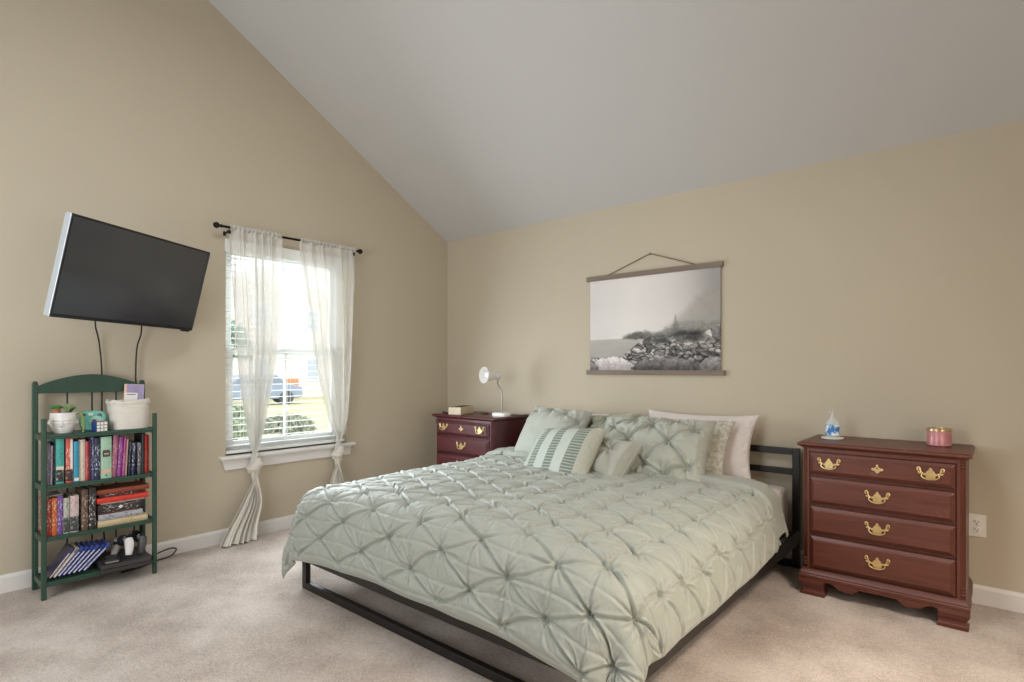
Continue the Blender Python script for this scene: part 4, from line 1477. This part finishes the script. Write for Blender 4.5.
# upper row: (y left, y right, top z, cover, ink, style, lean, label)
R1 = [(-3.112, -3.100, .815, '#8C7F94', '#D8D2DC', 2, 1, 'thin mauve grey book, first at the left end of the upper row'),
      (-3.098, -3.086, .800, '#B9B2BE', '#6D6474', 2, 1, 'thin pale lilac book beside the mauve one, upper row'),
      (-3.0845, -3.077, .812, '#2A2430', '#7A7484', 2, 0, 'thin black book just left of the turquoise one'),
      (-3.076, -3.041, .835, '#49A49B', '#2F7F7A', 2, 0, 'turquoise hardback in the upper row'),
      (-3.0405, -3.034, .826, '#1E1A1E', '#4A444A', 0, 0, 'thin black book between the turquoise and the coral ones'),
      (-3.033, -3.002, .832, '#C9584C', '#EADFD6', 2, 0, 'coral red and white book in the upper row'),
      (-3.000, -2.975, .813, '#3D93AE', '#2A6F8C', 1, 0, 'blue book right of the coral one'),
      (-2.974, -2.947, .819, '#D9C9B6', '#B99F8C', 0, 0, 'cream book in the upper row'),
      (-2.946, -2.932, .808, '#B8414A', '#E2B8A8', 0, 0, 'slim red book right of the cream one'),
      (-2.931, -2.9225, .815, '#4A2030', '#8A5866', 0, 0, 'slim maroon book beside the slim red one'),
      (-2.9215, -2.907, .828, '#5F5F92', '#D8DCEA', 2, 0, 'periwinkle and white book left of the navy lettered one'),
      (-2.9055, -2.880, .821, '#27304A', '#D6DBE2', 2, 0, 'navy book with tall white lettering in the upper row'),
      (-2.878, -2.828, .825, '#A3C4AC', '#8FB39A', 1, 0, 'thick pale green book with a dark badge on its spine'),
      (-2.824, -2.797, .830, '#A0627A', '#D9A9AE', 2, 3, 'mauve pink book leaning right of the pale green one'),
      (-2.7955, -2.774, .819, '#8C3F86', '#D596C9', 2, 3, 'bright purple book in the upper row'),
      (-2.773, -2.760, .812, '#B2488E', '#EFD0DC', 0, 3, 'magenta book right of the purple one'),
      (-2.759, -2.747, .802, '#D9B7AC', '#B88478', 0, 3, 'thin peach book leaning beside the magenta one'),
      (-2.745, -2.731, .790, '#24242A', '#8A8A92', 2, 2.5, 'thin charcoal book with grey lettering beside the peach one'),
      (-2.7295, -2.713, .778, '#2B3358', '#DADFEC', 2, 2, 'dark blue book with white lettering, right half of the upper row'),
      (-2.712, -2.703, .780, '#1C1C24', '#55555F', 0, 1, 'thin black book between the dark blue and the patterned ones'),
      (-2.7005, -2.681, .776, '#55545A', '#CFCFCB', 2, 0, 'short black and white patterned book in the upper row'),
      (-2.680, -2.666, .826, '#201E20', '#3E3A3C', 0, 0, 'tall black book left of the bright red one'),
      (-2.665, -2.649, .820, '#B5372F', '#D88A78', 0, 0, 'bright red book near the right end of the upper row'),
      (-2.648, -2.641, .816, '#7A1F22', '#A85850', 0, 0, 'thin dark red book, last at the right end of the upper row')]
for k, (y0, y1, zt, cb, ci, st, ln, lb) in enumerate(R1):
    d = .135 + .012 * ((k * 7) % 5) / 4
    h = zt - SHZ[1]
    off = math.sin(math.radians(ln)) * h * .5
    ob = book_obj(lb, cb, ci, (y1 - y0) * math.cos(math.radians(ln)) - (.0022 if ln else 0), h, d, st, 'books in the upper row of the bookshelf',
                  (.288 - .004 * ((k * 5) % 3), (y0 + y1) / 2 - off, SHZ[1] + .0008 + (y1 - y0) / 2 * math.sin(math.radians(ln))), ln)
    if k == 3:      # printed picture band at the foot of the turquoise spine
        MB().box(.0008, .0050, -.0155, .0155, .012, .075).build('spine_picture', m_spine('spine_pic_a', '#2C2A2C', '#CBC4BC', 2), ob, smooth=0, bevel=.001)
        MB().box(.0008, .0052, -.0157, .0157, .075, .093).build('spine_band', mat('band_cream', '#D5CFC2', .6), ob, smooth=0)
    if k == 5:
        MB().box(.0008, .0050, -.0135, .0135, .010, .070).build('spine_picture', m_spine('spine_pic_b', '#3A2E2C', '#B99A84', 2), ob, smooth=0, bevel=.001)
        MB().box(.0008, .0052, .004, .0137, .072, .232).build('spine_band', mat('band_white', '#E6E0DA', .6), ob, smooth=0)
    if k == 6:
        MB().box(.0006, .0048, -.0105, .0105, .006, .022).build('spine_band', mat('band_white', '#E6E0DA', .6), ob, smooth=0)
    if k == 12:
        m = MB().prism([(-.017, .128), (-.015, .120), (.015, .120), (.017, .128), (.017, .150), (.013, .158), (-.013, .158), (-.017, .150)], .0012, .0056, 'yz')
        bd = m.build('spine_badge', mat('badge_brown', '#54483F', .6), ob, smooth=0)
        MB().box(.0012, .0060, -.010, .010, .134, .139).build('badge_lines', mat('band_cream', '#D5CFC2', .6), bd, smooth=0)
        MB().box(.0012, .0052, -.022, .022, .030, .050).build('spine_band', mat('band_peach', '#D9B49A', .6), ob, smooth=0)
        MB().ball((.003, 0, .016), .005, sc=(.5, 1, 1)).build('publisher_mark', mat('badge_brown', '#54483F', .6), ob)

R2 = [(-3.1195, -3.096, .520, '#A8352F', '#E8DDD0', 2, 'red book with pale lettering, first at the left of the second row'),
      (-3.0925, -3.070, .522, '#C4622A', '#F0D8B0', 2, 'orange book with pale lettering in the second row'),
      (-3.068, -3.045, .528, '#6E4A92', '#D9C8E6', 2, 'purple book with pale lettering in the second row'),
      (-3.043, -3.017, .513, '#B9B8AC', '#5C6664', 2, 'pale grey green paperback with dark lower half, second row'),
      (-3.014, -2.977, .520, '#CDBBB8', '#B06A7C', 2, 'thick pale pink paperback with dark lower half, second row'),
      (-2.966, -2.938, .545, '#5F4A3E', '#C9B79C', 2, 'brown hardback with worn spine beside the tall black one, second row'),
      (-2.934, -2.902, .548, '#2A2626', '#D5D0CA', 2, 'tall black hardback with large white lettering, second row')]
for k, (y0, y1, zt, cb, ci, st, lb) in enumerate(R2):
    ob = book_obj(lb, cb, ci, y1 - y0, zt - SHZ[2], .145, st, 'books standing in the second row of the bookshelf', (.286 + (.008 if k > 4 else 0), (y0 + y1) / 2, SHZ[2] + .0008))
    if k in (3, 4):
        q = (y1 - y0) / 2 - .001
        MB().box(.0008, .0052, -q, q, .006, .085).build('dark_lower_band', m_spine('spine_dark_low', '#3C4242', '#A7ABA6', 2), ob, smooth=0, bevel=.001)
o = book_obj('thin grey book lying flat on top of the red, orange and purple books', '#9A9590', '#6E6A66', .010, .072, .13, 0, 'books standing in the second row of the bookshelf', (.274, -3.046, .5335), flat=True)

# horizontal stack: (z0, z1, y left, y right, front x, cover, ink, label)
ST = [(.325, .358, -2.893, -2.652, .292, '#C9B58F', '#A08A60', 'tan book at the bottom of the flat stack'),
      (.3585, .392, -2.889, -2.676, .286, '#A9ABB0', '#3C3E44', 'silver grey book, second from the bottom of the flat stack'),
      (.3925, .402, -2.892, -2.690, .280, '#5A2C2A', '#9A7468', 'thin maroon book under the black patterned one in the flat stack'),
      (.4025, .446, -2.891, -2.676, .284, '#2E2728', '#BDB6AE', 'thick black book with white pattern in the flat stack'),
      (.4465, .456, -2.878, -2.664, .280, '#D8D2C6', '#BEB6A8', 'thin off white book under the bright red one in the flat stack'),
      (.4565, .484, -2.897, -2.648, .292, '#D23B2E', '#A82A20', 'bright red book in the flat stack'),
      (.4845, .501, -2.880, -2.670, .268, '#3A2C2C', '#D8C8C0', 'thin dark book with lettering above the bright red one'),
      (.5015, .528, -2.895, -2.640, .276, '#8E4630', '#6A3020', 'rust brown book at the top of the flat stack')]
for k, (z0, z1, y0, y1, xf, cb, ci, lb) in enumerate(ST):
    ob = book_obj(lb, cb, ci, z1 - z0, y1 - y0, .16, 2 if k in (1, 3, 6) else 0, 'books in the flat stack on the bookshelf', (xf, y1, (z0 + z1) / 2), flat=True)
    if k == 3:
        MB().prism([(-.010, .108), (0, .095), (.010, .108), (0, .121)], .0012, .0058, 'yz').build('spine_badge', mat('band_white', '#E6E0DA', .6), ob, smooth=0)

# game cases leaning on the bottom shelf
CASES = [('#3A3550', 'dark violet'), ('#B6A68A', 'tan'), ('#3C4F92', 'royal blue'), ('#2A3C86', 'deep blue'), ('#33468C', 'cobalt blue'), ('#41549A', 'mid blue'), ('#2C3A78', 'navy blue'), ('#4A5FA6', 'light blue')]
ORD = ['leftmost', 'second from the left', 'third from the left', 'fourth from the left', 'fourth from the right', 'third from the right', 'second from the right', 'rightmost']
for k, (cc, nm) in enumerate(CASES):
    th, h, d = .0145, .170, .135
    lean = 37 + 1.2 * k
    la = math.radians(lean)
    step = th / math.cos(la)
    y = -3.108 + k * step * 1.02
    m = MB().box(-d, 0, -th, 0, 0, h)
    o = m.build('game_case', mat('case_' + cc, cc, .25, var=.1, vscale=20), None, smooth=0, bevel=.0015)
    MB().box(-d + .004, .0012, -th + .0045, -.0045, .004, h - .03).build('spine_insert', m_spine('case_paper', '#DED8DE', '#6A6478', 2), o, smooth=0)
    MB().box(-d + .004, .0012, -th + .0045, -.0045, h - .03, h - .004).build('spine_logo_strip', mat('case_strip', '#2C3F8E', .3), o, smooth=0)
    o.location = (.286, y + th * math.cos(la), SHZ[3] + .0012 + th * math.sin(la))
    o.rotation_euler = (-la, 0, 0)
    tag(o, nm + ' plastic game case, ' + ORD[k] + ' of the leaning cases', 'game case', 'leaning game cases on the bottom shelf')

# game console, controllers and charger
t = thing('game_console', 'flat dark grey game console on the bottom shelf', 'game console', (.262, -2.768, SHZ[3] + .001), (0, 0, math.radians(-6)))
CG = mat('console_grey', '#3A3638', .55)
MB().box(-.16, .115, -.115, .115, .0, .019).build('lower_shell', CG, t, smooth=0, bevel=.002)
MB().box(-.16, .125, -.118, .118, .022, .042).build('upper_shell', CG, t, smooth=0, bevel=.002)
MB().box(-.155, .110, -.112, .112, .0185, .0225).build('gap', mat('console_black', '#121214', .4), t, smooth=0)


def gamepad(label, loc, rot, col, gripc, group):
    t = thing('game_controller', label, 'game controller', loc, rot, group)
    G = mat('pad_' + gripc, gripc, .45)
    Bk = mat('pad_' + col, col, .45)
    m = MB().ball((0, 0, 0), .05, 20, (1.2, .42, .62))
    m.build('pad_body', Bk, t)
    for s in (-1, 1):
        MB().tube([(s * .046, .002, .008), (s * .060, .002, -.020), (s * .070, .0, -.052), (s * .074, -.002, -.078)], [.021, .023, .020, .015], 14, smooth=4).build('grip', G, t)
    m = MB()
    for s in (-1, 1):
        m.lathe([(.007, 0), (.006, .010), (.011, .012), (.011, .016), (.002, .017)], 14, (s * .022, -.019, -.012), T(rot=(PI / 2, 0, 0)))
    m.build('thumb_sticks', mat('console_black', '#121214', .4), t)
    m = MB()
    for a in range(4):
        m.ball((.042 + .009 * math.cos(a * PI / 2), -.018, .010 + .009 * math.sin(a * PI / 2)), .0042)
    m.box(-.052, -.034, -.021, -.014, .007, .013); m.box(-.046, -.040, -.021, -.014, .001, .019)
    m.build('buttons', mat('pad_button', '#8E8E92', .4), t)
    return t


gamepad('white gripped game controller on the console', (.275, -2.768, SHZ[3] + .135), (math.radians(-12), math.radians(-8), math.radians(14)), '#232226', '#D6D2CE', 'game controllers on the console')
gamepad('dark grey gripped game controller on the console, nearest the right post', (.245, -2.690, SHZ[3] + .137), (math.radians(-12), math.radians(6), math.radians(10)), '#1A1A1C', '#4B4A4C', 'game controllers on the console')
t = thing('charging_dock', 'low black charging dock with silver front on the console', 'charging dock', (.325, -2.838, SHZ[3] + .0445), (0, 0, math.radians(-8)))
MB().box(-.055, .04, -.038, .038, 0, .022).build('dock_body', mat('console_black', '#121214', .4), t, smooth=0, bevel=.006, seg=3)
m = MB()
for q in range(3):
    m.box(-.04 + q * .026, -.028 + q * .026, -.024, .024, .0215, .027)
m.build('contacts', mat('dock_grey', '#2E2E32', .4), t, smooth=0)
MB().box(.036, .0415, -.030, .030, .004, .012).build('silver_strip', mat('steel', '#B0B0AE', .3, 1), t, smooth=0)
o = MB().tube([(.14, -2.68, .03), (.11, -2.59, .03), (.06, -2.56, .03), (.04, -2.53, .035), (.035, -2.47, .048), (.038, -2.43, .050), (.055, -2.42, .040), (.075, -2.45, .018), (.078, -2.49, .010), (.09, -2.55, .008), (.14, -2.64, .008), (.16, -2.75, .008)], .0045, 8, smooth=6).build('power_cable', mat('black_cord', '#1B1A19', .5))
tag(o, 'black power cable looping out beside the bookshelf by the baseboard', 'cable')

# ------------------------------------------------------------------ on top of the bookshelf
# face planter with succulents
t = thing('face_planter', 'white face shaped planter on the bookshelf top', 'planter', (.235, -3.032, SHZ[0] + .0008))
na, nh = 72, 44
aa = np.linspace(0, 2 * PI, na, endpoint=False)[:, None]
hh = np.linspace(0, 1, nh)[None, :]
rad = .038 + .022 * np.sin(np.clip(hh, 0, 1) * PI * .62) ** .8 + 0 * aa
fa = (aa + PI) % (2 * PI) - PI + .35          # the face looks into the room, a little to the left
g2 = lambda a0, h0, sa, sh_: np.exp(-((fa - a0) / sa) ** 2 - ((hh - h0) / sh_) ** 2)
rad = rad + .010 * g2(0, .42, .13, .14) + .004 * g2(0, .60, .10, .15) + .005 * (g2(.45, .66, .28, .045) + g2(-.45, .66, .28, .045)) \
    + .004 * (g2(.45, .52, .22, .05) + g2(-.45, .52, .22, .05)) - .003 * (g2(.45, .585, .25, .03) + g2(-.45, .585, .25, .03)) \
    + .006 * g2(0, .22, .24, .035) + .006 * g2(0, .15, .2, .03) - .004 * g2(0, .185, .3, .015) + .004 * g2(0, .05, .3, .05) \
    + .012 * (g2(1.5, .5, .12, .12) + g2(-1.5, .5, .12, .12))
PX = rad * np.cos(aa); PY = rad * np.sin(aa); PZ = .112 * hh + 0 * aa
# close: inner wall and bottom
inn = rad[:, -1:] - .006
PX = np.concatenate([0 * aa + .0, PX, inn * np.cos(aa), inn * .9 * np.cos(aa), 0 * aa], 1)
PY = np.concatenate([0 * aa, PY, inn * np.sin(aa), inn * .9 * np.sin(aa), 0 * aa], 1)
PZ = np.concatenate([0 * aa, PZ, .112 + 0 * aa, .098 + 0 * aa, .098 + 0 * aa], 1)
grid_mesh('pot', PX, PY, PZ, mat('white_glaze', '#DEDAD6', .35), t, closed_u=True, flip=True)
MB().lathe([(.001, .099), (.045, .099), (.044, .103), (.001, .104)], 24).build('soil', mat('potting_soil', '#6A4A3A', .95, var=.4, vscale=90), t)


def rosette(name, c, r, n_, col, parent, up=.9, wd=.35, seed=0, base=.35):
    m = MB()
    rs = random.Random(seed)
    for k in range(n_):
        a = k * 2.39996
        q = (k + 1) / n_
        el = min(1.45, base + up * (1 - q) * .8)
        L = r * (.45 + .55 * q)
        dirv = Vector((math.cos(a) * math.cos(el), math.sin(a) * math.cos(el), math.sin(el)))
        side = Vector((-math.sin(a), math.cos(a), 0))
        nor = dirv.cross(side)
        rings = []
        for s, wv in ((0, .3), (.35, .8), (.7, 1), (.9, .6), (1, .05)):
            p = Vector(c) + dirv * L * s + Vector((0, 0, .12 * L * s * s))
            w_ = r * wd * wv
            rings.append([p + side * w_, p + nor * w_ * .45, p - side * w_, p - nor * w_ * .45])
        m.loft(rings)
    return m.build(name, mat('succulent_' + col, col, .5, var=.2, vscale=50), parent)


rosette('succulent', (.0, -.034, .136), .032, 22, '#4E8A4A', t, 1.5, .42, 1, -.1)
MB().lathe([(.014, .100), (.018, .116), (.014, .138), (.004, .144)], 12, (.0, -.030, 0)).build('succulent_stem', mat('terracotta_stem', '#B5735A', .8, var=.2, vscale=60), t)
rosette('succulent', (.010, .016, .112), .058, 22, '#93A878', t, .9, .12, 2, .75)
rosette('succulent', (-.014, .030, .108), .046, 18, '#6F9660', t, .9, .16, 3, .6)
m = MB()
rs = random.Random(5)
for k in range(3):
    p = [Vector((.02 + .012 * k, .045, .108)), Vector((.03 + .012 * k, .064, .104)), Vector((.036 + .01 * k, .074, .07)), Vector((.04 + .01 * k, .076, .035 - .015 * k))]
    pc = catmull(p, 6)
    m.tube(pc, .0016, 5)
    for q in pc[3:]:
        m.ball(q + Vector((rs.uniform(-.004, .004), rs.uniform(-.004, .004), 0)), .0055, 8, (1, 1, .8))
m.build('trailing_stems', mat('succulent_trail', '#8A9C66', .6, var=.2, vscale=60), t)

# instant camera
t = thing('instant_camera', 'mint green instant camera behind the puzzle cube', 'camera', (.185, -2.890, SHZ[0] + .0008), (0, 0, math.radians(-22)))
MINT = mat('mint_plastic', '#6FBFAE', .35)
n_ = 40
outl = [(.060 * math.copysign(abs(math.cos(2 * PI * k / n_)) ** .55, math.cos(2 * PI * k / n_)), .055 + .055 * math.copysign(abs(math.sin(2 * PI * k / n_)) ** .6, math.sin(2 * PI * k / n_))) for k in range(n_)]
MB().prism(outl, -.025, .025, 'yz').build('camera_body', MINT, t, smooth=50, bevel=.010, seg=4)
m = MB().lathe([(.034, 0), (.034, .010), (.028, .016), (.026, .030), (.020, .032), (.018, .026), (.001, .025)], 28, (.024, .020, .050), T(rot=(0, PI / 2, 0)))
m.build('lens', mat('pale_mint_lens', '#A8D4C8', .3), t)
MB().lathe([(.015, 0), (.014, .004), (.001, .006)], 20, (.046, .012, .050), T(rot=(0, PI / 2, 0))).build('lens_glass', mat('lens_dark', '#4A4F52', .1), t)
MB().box(.022, .0265, -.042, -.030, .085, .096).build('viewfinder', mat('console_black', '#121214', .4), t, smooth=0, bevel=.001)
MB().box(.022, .0268, -.018, .004, .084, .098).build('flash', mat('flash_white', '#F4F4F0', .2), t, smooth=0, bevel=.002)
MB().lathe([(.012, 0), (.012, .004), (.010, .005)], 20, (.024, .034, .086), T(rot=(0, PI / 2, 0))).build('dial', mat('dial_grey', '#5C6664', .4), t)

# puzzle cube
t = thing('puzzle_cube', 'small puzzle cube with white and blue faces in front of the camera', 'puzzle cube', (.272, -2.880, SHZ[0] + .0008), (0, 0, math.radians(12)))
h = .027
MB().box(-h, h, -h, h, 0, 2 * h).build('core', mat('console_black', '#121214', .4), t, smooth=0, bevel=.002)
fw, fb, fr_ = MB(), MB(), MB()
for i in range(3):
    for j in range(3):
        a, b_ = (i - 1) * .018, (j - 1) * .018
        fw.box(h - .0002, h + .0008, a - .0076, a + .0076, h + b_ - .0076, h + b_ + .0076)
        fb.box(a - .0076, a + .0076, -h - .0008, -h + .0002, h + b_ - .0076, h + b_ + .0076)
        fr_.box(a - .0076, a + .0076, b_ - .0076, b_ + .0076, 2 * h - .0002, 2 * h + .0008)
fw.build('white_tiles', mat('tile_white', '#EDEBE6', .3), t, smooth=0)
fb.build('blue_tiles', mat('tile_blue', '#1F4A9A', .3), t, smooth=0)
fr_.build('red_tiles', mat('tile_red', '#A8342C', .3), t, smooth=0)

# soft white basket
t = thing('fabric_basket', 'soft white woven basket at the right end of the bookshelf top', 'basket', (.195, -2.722, SHZ[0] + .0008))
na, nh = 96, 70
aa = np.linspace(0, 2 * PI, na, endpoint=False)[:, None]
hh = np.linspace(0, 1, nh)[None, :]
ce, se = np.cos(aa), np.sin(aa)
sq = lambda v: np.sign(v) * np.abs(v) ** .62
gro = 1 + .07 * hh
roll_ = np.exp(-((hh - .93) / .06) ** 2)
rip = 1 + .010 * np.sin(hh * 2 * PI * 16) + .05 * roll_ * (1 + .35 * np.sin(aa * 14)) + .012 * np.sin(aa * 3 + 1) * hh
BX = .082 * sq(ce) * gro * rip; BY = .093 * sq(se) * gro * rip; BZ = .165 * hh + .006 * np.sin(aa * 5) * hh ** 4
inx = BX[:, -1:] * .93; iny = BY[:, -1:] * .93
BX = np.concatenate([0 * aa, BX, inx, inx * .88, 0 * aa], 1)
BY = np.concatenate([0 * aa, BY, iny, iny * .88, 0 * aa], 1)
BZ = np.concatenate([0 * aa, BZ, BZ[:, -1:] - .003, .02 + 0 * aa, .02 + 0 * aa], 1)
grid_mesh('basket_body', BX, BY, BZ, m_fabric('white_rope', '#DCD5CA', .06, .85, .3, 260, .4), t, closed_u=True, flip=True)
t = thing('card_box', 'pink and lilac card box standing in the white basket', 'card box', (.150, -2.690, SHZ[0] + .028), (math.radians(-3), math.radians(-6), math.radians(-14)))
MB().box(-.02, .02, -.05, .05, .0, .228).build('box_body', mat('peach_card', '#DDB79E', .6), t, smooth=0, bevel=.002)
MB().box(.0195, .0212, -.036, .049, .004, .226).build('lilac_panel', mat('lilac_card', '#9C8FB0', .5, var=.15, vscale=25), t, smooth=0)
MB().box(.0208, .0222, -.046, .018, .118, .176).build('white_label', mat('band_white', '#E6E0DA', .6), t, smooth=0)
MB().box(.0216, .0228, -.036, .008, .163, .168).build('label_print', mat('dial_grey', '#5C6664', .4), t, smooth=0)
